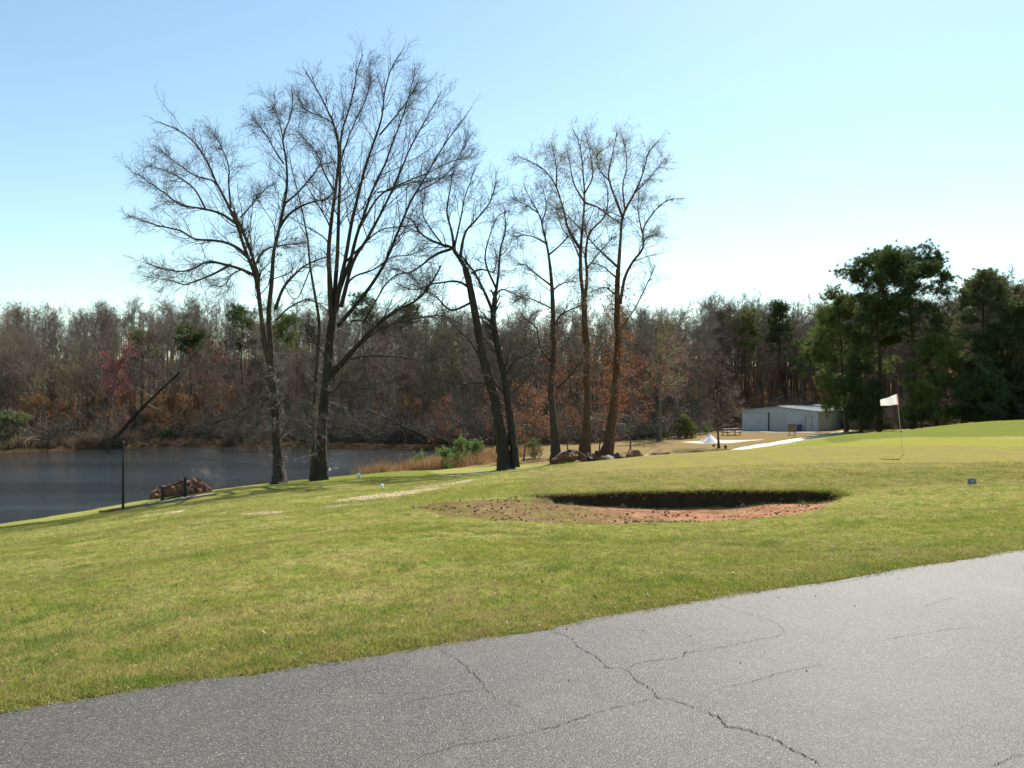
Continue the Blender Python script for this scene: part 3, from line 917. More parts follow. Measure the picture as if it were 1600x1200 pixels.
A = [
    ('trunk', [(437, 757), (434, 705), (430, 640), (427, 600), (424, 575), (419, 545)], 7.5, 5.0, 0),
    ('limb', [(424, 577), (414, 545), (409, 505)] + zp(Z3, [(600, 1090), (580, 980), (540, 880), (500, 760), (460, 680), (420, 600), (380, 510), (340, 450), (280, 390), (190, 350)]), 4.6, 0.7, -3.0),
    ('limb', [(424, 575), (423, 535), (419, 490)] + zp(Z3, [(645, 1080), (652, 1000), (660, 880), (680, 800), (700, 700), (715, 600), (710, 500), (695, 420), (720, 350), (740, 250), (732, 205)]), 4.8, 0.7, 2.0),
    ('limb', [(412, 530)] + zp(Z3, [(598, 1060), (590, 980), (560, 880), (520, 780), (490, 720)]), 3.2, 2.0, -2.0),
    ('limb', zp(Z3, [(575, 985), (520, 960), (440, 938), (380, 930), (300, 968), (200, 960), (130, 935)]), 2.6, 0.6, -4.0),
    ('limb', zp(Z3, [(565, 930), (520, 880), (460, 850), (400, 840), (330, 835), (270, 800), (180, 780), (50, 735)]), 2.7, 0.6, 2.5),
    ('limb', zp(Z3, [(500, 770), (440, 730), (370, 710), (270, 690), (200, 640), (80, 560)]), 2.5, 0.6, -1.5),
    ('limb', zp(Z3, [(372, 705), (330, 630), (270, 580), (180, 540), (120, 520)]), 1.6, 0.5, 2.0),
    ('limb', zp(Z3, [(480, 942), (400, 985), (330, 1012), (290, 1025), (230, 1010), (130, 990)]), 2.0, 0.5, 3.0),
    ('limb', zp(Z3, [(560, 985), (520, 965), (480, 990), (450, 1030), (400, 1030)]), 1.5, 0.5, -1.5),
    ('limb', zp(Z3, [(480, 705), (470, 600), (470, 530), (430, 430), (400, 390)]), 1.8, 0.5, -2.0),
    ('limb', zp(Z3, [(520, 745), (560, 700), (600, 650), (640, 610)]), 1.4, 0.5, 2.0),
    ('limb', zp(Z3, [(430, 620), (400, 590), (330, 570), (260, 520), (190, 470)]), 1.6, 0.5, 1.0),
    ('limb', zp(Z3, [(682, 790), (720, 735), (790, 690), (880, 665), (915, 630)]), 2.4, 0.7, -3.0),
    ('limb', zp(Z3, [(702, 690), (760, 640), (820, 570), (850, 530), (915, 510)]), 2.0, 0.6, 2.0),
    ('limb', zp(Z3, [(590, 935), (605, 900), (640, 872), (700, 860), (795, 850)]), 2.2, 0.7, 3.0),
    ('limb', zp(Z3, [(665, 1130), (700, 1040), (760, 970), (820, 930), (905, 900)]), 2.8, 0.8, -2.5),
    ('limb', zp(Z3, [(700, 520), (660, 460), (620, 390), (570, 335)]), 1.7, 0.5, -1.0),
    ('limb', zp(Z3, [(698, 420), (680, 340), (650, 255)]), 1.4, 0.4, 1.5),
    ('limb', [(432, 500), (450, 482), (478, 468), (500, 476), (516, 490)], 1.6, 0.7, 1.0),
    ('limb', [(430, 620), (415, 600), (405, 612), (392, 640), (372, 660)], 1.5, 0.5, -1.5),
    ('limb', [(432, 640), (445, 625), (462, 628), (480, 645)], 1.4, 0.5, -1.5),
    ('limb', [(433, 668), (420, 655), (404, 662), (395, 690)], 1.2, 0.4, -2.0),
    ('limb', [(434, 690), (447, 672), (465, 668), (478, 684)], 1.2, 0.4, -2.0),
]
tA = hero_tree('bare_tree', 'spreading bare grey tree at the water edge, leaning left with drooping lower limbs', 5, 49.0, A, M['bark'], M['twig'], m1=16, m2=6, m3=5, len1=0.42, wander=0.18, up=0.10, shoots=60, maxl=3.6)
# a few brown leaf clusters left hanging
rg = np.random.default_rng(31)
cl = tA[2][rg.choice(len(tA[2]), 9)]
add_leaves(tA[0], rg, (cl[:, None] + rg.normal(size=(9, 12, 3)) * 0.12).reshape(-1, 3), 0.16, M['bark_dark'], 'dead_leaves')

B = [
    ('trunk', zp(Z4, [(403, 1104), (408, 900), (420, 700), (432, 600), (445, 450), (455, 330), (462, 270)]), 8.2, 6.2, 0),
    ('limb', zp(Z3, [(905, 1185), (897, 1100), (893, 1000), (888, 880), (903, 740), (915, 640), (930, 500), (922, 400), (905, 345), (860, 250), (820, 180), (790, 135)]), 4.8, 0.7, -3.0),
    ('limb', zp(Z3, [(910, 1170), (915, 1050), (925, 900), (930, 740), (935, 560), (937, 420), (960, 330), (990, 230), (1005, 130), (1030, 65)]), 4.2, 0.6, 2.0),
    ('limb', zp(Z3, [(918, 1140), (935, 1030), (962, 900), (985, 760), (1010, 660), (1040, 540), (1080, 420), (1110, 330), (1120, 230), (1150, 120), (1190, 55)]), 4.0, 0.6, -2.5),
    ('limb', zp(Z3, [(925, 1080), (950, 1000), (978, 930), (1005, 820), (1035, 740), (1075, 620), (1120, 530), (1160, 420), (1210, 280), (1250, 120)]), 3.4, 0.5, 3.5),
    ('limb', zp(Z3, [(940, 1120), (990, 930), (1040, 850), (1120, 700), (1180, 570), (1230, 450), (1290, 340), (1360, 215)]), 3.4, 0.5, -4.0),
    ('limb', zp(Z3, [(925, 1200), (985, 1130), (1050, 1050), (1120, 940), (1180, 800), (1230, 680), (1290, 580), (1340, 490), (1400, 400), (1475, 300)]), 3.4, 0.5, 2.0),
    ('limb', zp(Z3, [(1010, 800), (1100, 655), (1200, 600), (1300, 560), (1400, 510), (1485, 490)]), 2.0, 0.4, -3.0),
    ('limb', zp(Z3, [(945, 1080), (985, 1000), (1080, 960), (1150, 912), (1230, 900), (1310, 865)]), 2.2, 0.5, 3.0),
    ('limb', zp(Z3, [(955, 935), (1010, 880), (1100, 800), (1180, 785), (1270, 770)]), 1.8, 0.4, -2.0),
    ('limb', zp(Z3, [(1100, 400), (1160, 330), (1220, 250), (1270, 160)]), 1.5, 0.4, 2.0),
    ('limb', zp(Z3, [(1250, 640), (1330, 600), (1400, 540), (1480, 400)]), 1.3, 0.35, 2.0),
    ('limb', zp(Z3, [(935, 520), (960, 440), (1000, 340), (1050, 230), (1060, 120)]), 1.5, 0.4, -1.5),
    ('limb', zp(Z3, [(915, 640), (870, 560), (840, 480), (790, 420), (740, 370)]), 1.8, 0.4, 2.0),
    ('limb', zp(Z3, [(925, 400), (890, 340), (800, 300), (770, 280)]), 1.1, 0.4, -1.5),
    ('limb', zp(Z3, [(1090, 640), (1150, 630), (1230, 600), (1320, 590), (1430, 560)]), 1.3, 0.35, 2.5),
    ('limb', zp(Z4, [(448, 545), (520, 480), (600, 390), (680, 310), (760, 240), (850, 190), (920, 150), (1000, 40), (1030, -20)]), 4.2, 1.0, -5.0),
    ('limb', zp(Z4, [(455, 565), (545, 465), (600, 400), (690, 325), (770, 290), (900, 258), (1040, 245), (1140, 290)]), 3.6, 0.7, 4.0),
    ('limb', zp(Z4, [(560, 470), (650, 455), (750, 455), (850, 465), (950, 480), (1060, 440)]), 1.8, 0.5, 3.0),
    ('limb', zp(Z4, [(620, 290), (700, 150), (760, 60), (850, 20), (930, 100), (1000, 150)]), 1.6, 0.5, -3.0),
    ('limb', zp(Z4, [(560, 275), (600, 268), (660, 285), (740, 340)]), 1.6, 0.5, -3.0),
    ('limb', zp(Z4, [(440, 480), (400, 420), (350, 350), (330, 300)]), 1.5, 0.5, -2.0),
    ('limb', zp(Z4, [(432, 640), (470, 640), (520, 590), (600, 620), (680, 630)]), 1.3, 0.4, -3.0),
]
tB = hero_tree('bare_tree', 'tallest bare tree, dark trunk splitting into many upright fanned stems at the water edge', 8, 49.3, B, M['bark_dark'], M['twig_dark'], m1=18, m2=6, m3=5, len1=0.38, wander=0.13, up=0.22, ang=(18, 46), shoots=30, maxl=4.2)
T_ = [
    ('trunk', [(489, 748), (490, 690), (491, 630), (496, 560), (499, 510)], 3.2, 2.6, 0),
    ('limb', [(499, 515)] + zp(Z3, [(850, 1180), (830, 1060), (810, 940), (800, 830), (780, 730), (760, 640), (740, 560), (720, 480)]), 2.6, 0.5, 1.0),
    ('limb', zp(Z3, [(812, 960), (760, 1080), (720, 1060), (690, 960)]), 1.2, 0.4, -1.0),
    ('limb', zp(Z3, [(800, 830), (760, 760), (750, 700)]), 1.0, 0.4, 1.0),
]
hero_tree('slender_tree', 'thin crooked bare stem between the spreading tree and the tallest tree', 9, 51.0, T_, M['bark'], M['twig'], m1=6, m2=4, m3=3, len1=0.16, wander=0.4, up=0.05)
C_ = [
    ('trunk', zp(Z6, [(545, 860), (530, 730), (510, 600), (480, 450), (430, 280), (400, 130), (380, 10)]) + zp(Z5, [(450, 980), (425, 850), (400, 750)]), 8.5, 5.0, 0),
    ('trunk', zp(Z6, [(600, 835), (585, 650), (560, 480), (540, 330), (510, 200), (485, 60)]) + zp(Z5, [(540, 1000), (548, 900)]), 7.0, 4.0, 1.6),
    ('limb', zp(Z5, [(405, 760), (365, 695), (330, 650), (290, 640), (220, 610), (170, 570), (140, 520), (95, 500)]), 3.6, 0.7, -3.0),
    ('limb', zp(Z5, [(350, 680), (335, 580), (310, 470), (330, 350), (340, 280)]), 2.6, 0.5, 2.5),
    ('limb', zp(Z5, [(375, 700), (400, 580), (450, 520), (520, 430), (555, 320)]), 2.6, 0.5, -2.5),
    ('limb', zp(Z5, [(330, 660), (250, 690), (130, 775), (60, 760), (0, 770)]), 2.4, 0.5, 3.5),
    ('limb', zp(Z5, [(345, 660), (380, 500), (400, 400), (450, 260)]), 2.0, 0.5, 3.0),
    ('limb', zp(Z5, [(420, 850), (360, 820), (250, 830), (150, 860), (60, 830)]), 2.3, 0.5, -3.5),
    ('limb', zp(Z5, [(440, 920), (330, 960), (240, 880), (130, 830)]), 2.2, 0.5, 3.0),
    ('limb', zp(Z5, [(542, 985), (510, 905), (460, 800), (420, 740), (380, 690)]), 3.0, 1.2, -1.5),
    ('limb', zp(Z5, [(548, 905), (565, 780), (575, 660), (600, 560), (590, 440)]), 2.8, 0.5, 2.0),
    ('limb', zp(Z5, [(555, 860), (500, 720), (520, 600), (560, 500), (620, 470)]), 2.0, 0.5, 3.0),
    ('limb', zp(Z5, [(430, 780), (480, 760), (540, 770), (560, 700)]), 1.8, 0.5, -2.0),
    ('limb', zp(Z5, [(545, 900), (580, 860), (640, 880), (700, 910)]), 1.8, 0.5, 2.0),
    ('limb', zp(Z6, [(420, 250), (350, 130), (260, 40), (200, -20)]), 2.2, 0.6, 3.0),
    ('limb', zp(Z6, [(470, 430), (420, 360), (300, 365), (180, 340)]), 1.8, 0.5, -3.0),
    ('limb', zp(Z6, [(550, 300), (600, 230), (680, 190), (720, 150)]), 1.5, 0.5, -2.0),
    ('limb', zp(Z5, [(290, 640), (230, 560), (190, 480), (200, 380)]), 1.6, 0.4, -2.0),
]
hero_tree('twin_trunk_tree', 'bare tree with two crossing leaning trunks and dense tangled crown', 12, 52.0, C_, M['bark_dark'], M['twig_dark'], m1=12, m2=5, m3=5, len1=0.5, wander=0.17, up=0.18, ang=(20, 60), shoots=12)
D_ = [
    ('trunk', zp(Z6, [(832, 765), (815, 550), (802, 400), (815, 250), (820, 100)]) + zp(Z5, [(832, 1130), (835, 1000), (830, 850)]), 5.8, 3.2, 0),
    ('limb', zp(Z5, [(830, 860), (820, 750), (805, 650), (790, 580), (770, 500), (735, 430), (690, 350)]), 3.0, 0.5, 1.0),
    ('limb', zp(Z5, [(825, 840), (760, 790), (700, 740), (650, 740)]), 1.8, 0.4, -2.0),
    ('limb', zp(Z5, [(830, 865), (880, 830), (950, 820)]), 1.6, 0.4, 2.0),
    ('limb', zp(Z5, [(812, 690), (870, 640), (920, 590), (960, 560)]), 1.6, 0.4, -2.0),
    ('limb', zp(Z5, [(800, 630), (740, 600), (680, 590), (640, 600)]), 1.5, 0.4, 2.0),
    ('limb', zp(Z5, [(780, 530), (800, 450), (790, 380), (770, 340)]), 1.4, 0.4, 1.5),
    ('limb', zp(Z5, [(760, 480), (700, 440), (650, 420)]), 1.2, 0.4, -1.5),
    ('limb', zp(Z5, [(835, 1050), (880, 980), (950, 950), (1000, 940)]), 2.0, 0.5, -2.0),
    ('limb', zp(Z6, [(800, 235), (740, 150), (722, 50), (650, -20), (640, -40)]), 2.6, 0.6, 2.0),
    ('limb', zp(Z6, [(838, 390), (900, 330), (960, 250), (985, 215)]), 2.2, 0.6, -2.0),
    ('limb', zp(Z5, [(838, 960), (760, 920), (690, 900), (640, 920)]), 1.6, 0.5, 2.5),
]
tD = hero_tree('slim_tree', 'slim bare tree with pinkish buds just behind the squared boulder', 14, 56.0, D_, M['bark'], M['twig'], m1=12, m2=6, m3=4, len1=0.45, wander=0.18, up=0.12)
rg = tD[3]; e = tD[2]; e = e[rg.choice(len(e), 2600)]
add_leaves(tD[0], rg, e + rg.normal(size=e.shape) * 0.05, 0.075, M['bud_rose'], 'buds')
E_ = [
    ('trunk', zp(Z6, [(995, 765), (1008, 600), (1010, 450), (1005, 300), (1010, 100)]) + zp(Z5, [(995, 1120), (990, 980), (985, 880)]), 6.8, 4.2, 0),
    ('limb', zp(Z5, [(985, 900), (972, 800), (970, 700), (975, 600), (985, 500), (990, 400), (985, 300), (975, 190), (955, 110), (930, 65)]), 3.4, 0.5, -1.5),
    ('limb', zp(Z5, [(990, 920), (1002, 800), (996, 690), (1010, 590), (1050, 540), (1095, 485), (1105, 380), (1080, 280)]), 3.2, 0.5, 2.0),
    ('limb', zp(Z5, [(968, 660), (910, 560), (890, 480), (858, 370), (820, 300), (780, 260), (710, 220), (655, 200)]), 2.4, 0.5, -2.0),
    ('limb', zp(Z5, [(852, 350), (850, 250), (830, 140)]), 1.4, 0.4, 2.0),
    ('limb', zp(Z5, [(985, 420), (940, 340), (920, 250), (905, 160)]), 1.6, 0.4, 2.0),
    ('limb', zp(Z5, [(988, 390), (1030, 300), (1020, 200), (1000, 100)]), 1.4, 0.4, -2.0),
    ('limb', zp(Z5, [(990, 430), (1060, 455), (1120, 500), (1165, 525)]), 1.7, 0.6, 1.5),
    ('limb', zp(Z5, [(972, 720), (930, 620), (880, 560), (850, 440)]), 1.4, 0.4, 2.5),
    ('limb', zp(Z5, [(1000, 760), (1060, 680), (1130, 600)]), 1.5, 0.4, -2.0),
    ('limb', zp(Z5, [(975, 560), (930, 520), (870, 450)]), 1.2, 0.4, -2.0),
]
tE = hero_tree('budding_tree', 'tall straight tree of two close parallel stems with pale yellow buds above the boulders', 16, 57.0, E_, M['bark_rust'], M['twig'], m1=12, m2=5, m3=5, len1=0.40, wander=0.17, up=0.20)
F_ = [
    ('trunk', zp(Z6, [(1120, 760), (1150, 560), (1168, 400), (1180, 200), (1188, 60)]) + zp(Z5, [(1150, 1050), (1152, 950), (1152, 850), (1156, 760)]), 7.2, 3.8, 0),
    ('limb', zp(Z5, [(1156, 780), (1165, 650), (1175, 520), (1200, 450), (1240, 380), (1280, 280), (1310, 180), (1355, 125)]), 3.4, 0.5, -1.5),
    ('limb', zp(Z5, [(1165, 930), (1190, 800), (1230, 720), (1278, 655), (1280, 560), (1330, 480), (1400, 420), (1480, 410)]), 3.0, 0.5, 2.5),
    ('limb', zp(Z5, [(1178, 500), (1140, 400), (1110, 300), (1130, 180), (1150, 75)]), 2.2, 0.5, 2.0),
    ('limb', zp(Z5, [(1150, 745), (1090, 690), (1040, 640), (1000, 590), (990, 540)]), 2.2, 0.5, -2.0),
    ('limb', zp(Z5, [(1145, 800), (1080, 745), (1030, 730)]), 1.6, 0.5, 2.0),
    ('limb', zp(Z5, [(1190, 470), (1180, 350), (1200, 230), (1180, 110)]), 1.6, 0.4, -2.0),
    ('limb', zp(Z5, [(1275, 640), (1300, 600), (1350, 590)]), 1.6, 0.5, -1.5),
    ('limb', zp(Z5, [(1275, 580), (1255, 470), (1260, 380)]), 1.4, 0.4, 1.5),
    ('limb', zp(Z5, [(1240, 380), (1300, 320), (1360, 250), (1390, 210)]), 1.3, 0.4, 2.0),
    ('limb', zp(Z5, [(1120, 330), (1060, 260), (1050, 170)]), 1.3, 0.4, -2.0),
    ('limb', zp(Z5, [(1170, 1050), (1240, 950), (1290, 850), (1340, 740)]), 1.6, 0.4, -2.0),
    ('limb', zp(Z5, [(1150, 890), (1090, 850), (1020, 870)]), 1.6, 0.4, -2.0),
]
tF = hero_tree('budding_tree', 'rust-tinted forked tree with pale buds, rightmost of the tall trees by the boulders', 18, 58.0, F_, M['bark_rust'], M['twig'], m1=12, m2=5, m3=5, len1=0.40, wander=0.17, up=0.20)
for tt, nn in ((tE, 4600), (tF, 4600)):
    rg = tt[3]; e = tt[2]
    wgt = np.clip(e[:, 2] - 8, 0.05, None); e = e[rg.choice(len(e), nn, p=wgt / wgt.sum())]
    add_leaves(tt[0], rg, e + rg.normal(size=e.shape) * 0.06, 0.085, M['bud_yellow'], 'buds')

# rust creeper leaves around the trunks by the boulders
def creeper(tt, z0, z1, n, spread, seed):
    rg = np.random.default_rng(seed)
    root, base = tt[0], tt[1]
    tr = [c for c in root.children if c.name.startswith('trunk')][0]
    vs = np.empty(len(tr.data.vertices) * 3, np.float32); tr.data.vertices.foreach_get('co', vs); vs = vs.reshape(-1, 3)
    vs = vs[(vs[:, 2] > z0) & (vs[:, 2] < z1)]
    c = vs[rg.integers(0, len(vs), n // 10)]
    c = c + rg.normal(size=c.shape) * np.array([spread, spread, 0.5])
    c = np.repeat(c, 10, axis=0) + rg.normal(size=(len(c) * 10, 3)) * 0.16
    add_leaves(root, rg, c, 0.13, M['leaf_rust'], 'creeper_leaves')
creeper(tF, 3.2, 13.0, 3200, 0.50, 51)
creeper(tE, 5.0, 12.0, 900, 0.35, 52)
creeper(tD, 5.0, 10.5, 700, 0.6, 53)

# ------------------------------------------------------------------ tree kinds of the wood
def gen_bare(seed, h, r, cb=0.35, spread=0.30, n1=18, n2=6, n3=5, up=0.35, lean=0.05, rmin=0.011, ang=(24, 54), tp=0.22):
    rg = np.random.default_rng(seed)
    n = 10
    s = np.linspace(0, 1, n)
    w_ = np.cumsum(rg.normal(size=(n, 2)), axis=0) * 0.012 * h
    ln = rg.normal(size=2) * lean * h
    P = np.column_stack([w_[:, 0] * s + ln[0] * s, w_[:, 1] * s + ln[1] * s, s * h * .86])[None]
    Rd = (r * (1 - 0.88 * s ** 0.9) * (1 + 0.5 * np.exp(-s * 14)))[None]
    P1, R1 = sprout(rg, P, Rd, n1, cb, spread * .92, ang, 0.5, 7, up=up, wander=0.16, rmin=rmin * 1.7, minlen=0.8, t1=0.93, taper=tp)
    P2, R2 = sprout(rg, P1, R1, n2, 0.2, 0.52, (22, 55), 0.55, 5, up=up, wander=0.2, rmin=rmin * 1.3, minlen=0.5)
    Pt, Rt = sprout(rg, P, Rd, 9, 0.8, 0.22, (15, 50), 0.6, 5, up=up, wander=0.2, rmin=rmin, minlen=0.5)
    P2 = np.concatenate([P2, Pt]); R2 = np.concatenate([R2, Rt])
    P3, R3 = sprout(rg, P2, R2, n3, 0.15, 0.6, (20, 60), 0.65, 4, up=up, wander=0.22, rmin=rmin, minlen=0.35)
    trunk = join_batches([tube_batch(P, Rd, 8), tube_batch(P1, R1, 4)])
    P4, R4 = sprout(rg, P3, R3, 3, 0.2, 0.7, (20, 60), 0.8, 3, up=up, wander=0.2, rmin=rmin * 0.85, minlen=0.25)
    crown = join_batches([tube_batch(P2, R2, 3), tube_batch(P3, R3, 3), tube_batch(P4, R4, 3)])
    return trunk, crown, P4[:, 1:].reshape(-1, 3), rg

def gen_pine(seed, h, r, cb, width, clumps=900, csize=0.42, shape='round', needles=26, droop=0.0):
    """trunk, branches and needle clumps spread through an uneven crown"""
    rg = np.random.default_rng(seed)
    n = 12; s = np.linspace(0, 1, n)
    w_ = np.cumsum(rg.normal(size=(n, 2)), axis=0) * 0.008 * h
    P = np.column_stack([w_[:, 0] * s, w_[:, 1] * s, s * h * 0.97])[None]
    Rd = (r * (1 - 0.85 * s) * (1 + 0.4 * np.exp(-s * 14)))[None]
    nb = int(20 + h * 1.6)
    t = np.sort(rg.uniform(cb, 0.97, nb))
    u = (t - cb) / (1 - cb)
    if shape == 'round':
        prof = np.sqrt(np.clip(1 - (2 * u - 0.80) ** 2 / 1.46, 0.02, 1))
    elif shape == 'cone':
        prof = np.clip(1.05 - u, 0.1, 1) ** 0.8
    else:
        prof = np.clip(0.6 + 0.4 * np.sin(u * 3.0), 0.2, 1) * np.clip(1.3 - u, .3, 1)
    ln = width / 2 * prof * rg.uniform(0.6, 1.15, nb)
    az = np.arange(nb) * 2.4 + rg.uniform(-.5, .5, nb)
    f = t * (n - 1); i = np.clip(f.astype(int), 0, n - 2); fr = (f - i)[:, None]
    st = P[0, i] * (1 - fr) + P[0, i + 1] * fr
    el = rg.uniform(0.05, 0.5, nb) - droop + 0.35 * u
    m = 6
    ks = np.linspace(0, 1, m)
    hd = np.column_stack([np.cos(az), np.sin(az)])
    BP = np.zeros((nb, m, 3))
    BP[:, :, :2] = st[:, None, :2] + hd[:, None] * (ln[:, None] * ks[None])[..., None]
    BP[:, :, 2] = st[:, None, 2] + ln[:, None] * (np.tan(el)[:, None] * ks[None] * 0.7 + 0.12 * ks[None] ** 2)
    BP[:, 1:] += rg.normal(size=(nb, m - 1, 3)) * 0.05 * ln[:, None, None]
    BR = (r * 0.28 * (1 - t * 0.6))[:, None] * (1 - 0.8 * ks[None])
    S, SR = sprout(rg, BP, BR, 5, 0.35, 0.45, (25, 60), 0.5, 4, up=0.25, wander=0.2, rmin=0.012, minlen=0.3)
    trunk = join_batches([tube_batch(P, Rd, 9), tube_batch(BP, BR, 4), tube_batch(S, SR, 3)])
    cand = np.concatenate([S[:, 2:].reshape(-1, 3), BP[:, 3:].reshape(-1, 3), np.repeat(P[0, -1:], 6, axis=0)])
    K_ = max(8, clumps // 13)
    ctr = cand[rg.integers(0, len(cand), K_)]
    C = ctr[rg.integers(0, K_, clumps)] + rg.normal(size=(clumps, 3)) * csize * np.array([1.0, 1.0, 0.6])
    d = nrm(rg.normal(size=(clumps, needles, 3)) + np.array([0, 0, 0.35]))
    L = csize * rg.uniform(0.55, 1.1, (clumps, needles, 1))
    o = C[:, None] + rg.normal(size=(clumps, needles, 3)) * csize * 0.12
    sdv = nrm(np.cross(d, rg.normal(size=d.shape))) * csize * 0.055
    V = np.stack([o - sdv, o + sdv, o + d * L], axis=2).reshape(-1, 3)
    T = np.arange(len(V)).reshape(-1, 3)
    return trunk, (V, T)

def tree_meshes(nm, tr, cr):
    tm = fast_mesh(nm + '_trunk', tr[0], quads=tr[1])
    cm = fast_mesh(nm + '_crown', cr[0], quads=cr[1]) if cr[1].shape[1] == 4 else fast_mesh(nm + '_crown', cr[0], tris=cr[1], smooth=False)
    return tm, cm

def place(name, label, cat, kind, loc, s, rz, group=None, crown='crown', sx=None):
    root = thing(name, label, cat, loc, rz, group)
    root.scale = (sx or s, sx or s, s)
    for part, me, mt in kind:
        obj(part, me, mt, root)
    return root

BARE = []
for k in range(8):
    h = [16, 17, 15, 18, 14, 16, 17, 15][k]
    tr, cr, ends, rg = gen_bare(100 + k, h, 0.16 + 0.012 * (k % 4), cb=[.35, .45, .3, .5, .3, .4, .55, .25][k], spread=[.32, .26, .34, .24, .36, .3, .24, .34][k])
    tm, cm = tree_meshes('wood', tr, cr)
    BARE.append((tm, cm, h, ends, rg))
def kind_of(k, tw='twig_wood'):
    tm, cm, h = BARE[k][:3]
    t2, c2 = tm, cm
    if tw != 'twig_wood':
        c2 = cm.copy(); c2.materials.clear()
    return [('trunk', t2, M['bark_wood']), ('crown', c2, M[tw])]
KW = [kind_of(k) for k in range(8)]
KO = [kind_of(k, 'twig_olive') for k in (0, 2, 4, 7)]
def with_buds(k, nm, m, n, size, tw):
    e = BARE[k][3]; rg = BARE[k][4]
    c = e[rg.integers(0, len(e), n)] + rg.normal(size=(n, 3)) * 0.08
    V, T = leaf_tris(rg, c, size)
    return kind_of(k, tw) + [(nm, fast_mesh(nm, V, tris=T), m)]
K_RED = with_buds(4, 'red_buds', M['bud_red'], 2600, 0.17, 'twig_pink')
K_PINK = with_buds(2, 'pink_buds', M['bud_pink'], 2200, 0.14, 'twig_pink')
K_YEL = with_buds(7, 'yellow_buds', M['bud_olive'], 1500, 0.13, 'twig_olive')

# beech-like saplings that keep their tan leaves
def gen_sapling(seed, h, mleaf, nleaf, lsize=0.13):
    tr, cr, ends, rg = gen_bare(seed, h, 0.05, cb=0.15, spread=0.42, n1=11, n2=4, n3=3, up=0.1, rmin=0.008, ang=(40, 85))
    c = ends[rg.integers(0, len(ends), nleaf)] + rg.normal(size=(nleaf, 3)) * 0.1
    V, T = leaf_tris(rg, c, lsize)
    tm, cm = tree_meshes('sapling', tr, cr)
    return [('trunk', tm, M['bark_wood']), ('crown', cm, M['twig_wood']), ('leaves', fast_mesh('leaves', V, tris=T), mleaf)]
SAP = [gen_sapling(200 + k, [4.5, 5.5, 3.8, 6.5][k], M['leaf_tan'] if k < 3 else M['leaf_rust'], 1300) for k in range(4)]
SAPR = [gen_sapling(220 + k, [6.0, 7.5, 5.0][k], M['leaf_rust'], 1300) for k in range(3)]

# ------------------------------------------------------------------ the wood: single trees in front, a mass behind
def xyz(px, Y):
    x = (px - 800) / F * Y
    return np.array([x, Y, Hs(x, Y)])

rg = np.random.default_rng(77)
spots = []
tries = 0
while len(spots) < 225 and tries < 20000:
    tries += 1
    px = rg.uniform(-120, 1720)
    dep = abs(rg.normal()) * 22 + rg.uniform(0, 4)
    Y = front_y(px) + 1.0 + dep
    if px > 1330 and dep < 8:
        continue
    x = (px - 800) / F * Y
    if any((x - a) ** 2 + (Y - b) ** 2 < 2.2 ** 2 for a, b, _ in spots):
        continue
    if Y > 170:
        continue
    spots.append((x, Y, px))
for i, (x, Y, px) in enumerate(spots):
    olive = px < 150 and rg.random() < 0.75
    K = KO[rg.integers(0, 4)] if olive else KW[rg.integers(0, 8)]
    s = rg.uniform(0.62, 1.04)
    if px < 420:
        s *= 0.90
    if px > 1000:
        s *= 1.25
    deep = Y - front_y(px) > 14
    where = ('far left shore', 'leaning dead trunk', 'spreading tree', 'tallest bare tree', 'twin-trunk tree', 'slim tree and boulders', 'pale sand patch', 'metal shed', 'tall pine pair', 'right edge evergreens')[
        int(np.searchsorted([110, 300, 470, 640, 820, 1000, 1130, 1330, 1480], px))]
    lab = 'bare %s tree %s the %s' % ('olive-brown' if olive else 'grey-brown', 'deep in the wood behind' if deep else 'at the front of the wood behind', where)
    grp = lab.replace('bare', 'bare trees,', 1).replace(' tree ', ' ', 1)
    place('wood_tree', lab, 'tree', K, (x, Y, Hs(x, Y) - 0.1), s, rg.uniform(0, 6.28), grp)

# mass of further trunks and crowns behind
joined = []
for k in (0, 1, 2, 4, 6, 7):
    tr, cr = BARE[k][0], BARE[k][1]
    def arr(me):
        v = np.empty(len(me.vertices) * 3, np.float32); me.vertices.foreach_get('co', v)
        l = np.empty(len(me.loops), np.int32); me.loops.foreach_get('vertex_index', l)
        return v.reshape(-1, 3), l.reshape(-1, 4)
    V1, Q1 = arr(tr); V2, Q2 = arr(cr)
    joined.append((fast_mesh('mass', np.vstack([V1, V2]), quads=np.vstack([Q1, Q2 + len(V1)])), [M['twig_wood']]))
wc = source_collection('wood_source', joined)
n = 1700
px = rg.uniform(-450, 2050, n); Y = front_y(px) + 3 + rg.uniform(0, 1, n) ** 0.9 * 78
x = (px - 800) / F * Y
scatter('far_wood', np.column_stack([x, Y, H(x, Y) - 0.2]), rnd_rot(n, 0.03), rg.uniform(0.5, 1.02, n) * np.interp(px, [0, 700, 1000, 1120, 2000], [.92, .95, 1.1, 1.3, 1.25]), wc, 'bare wood rising up the hillside behind the nearer trees')

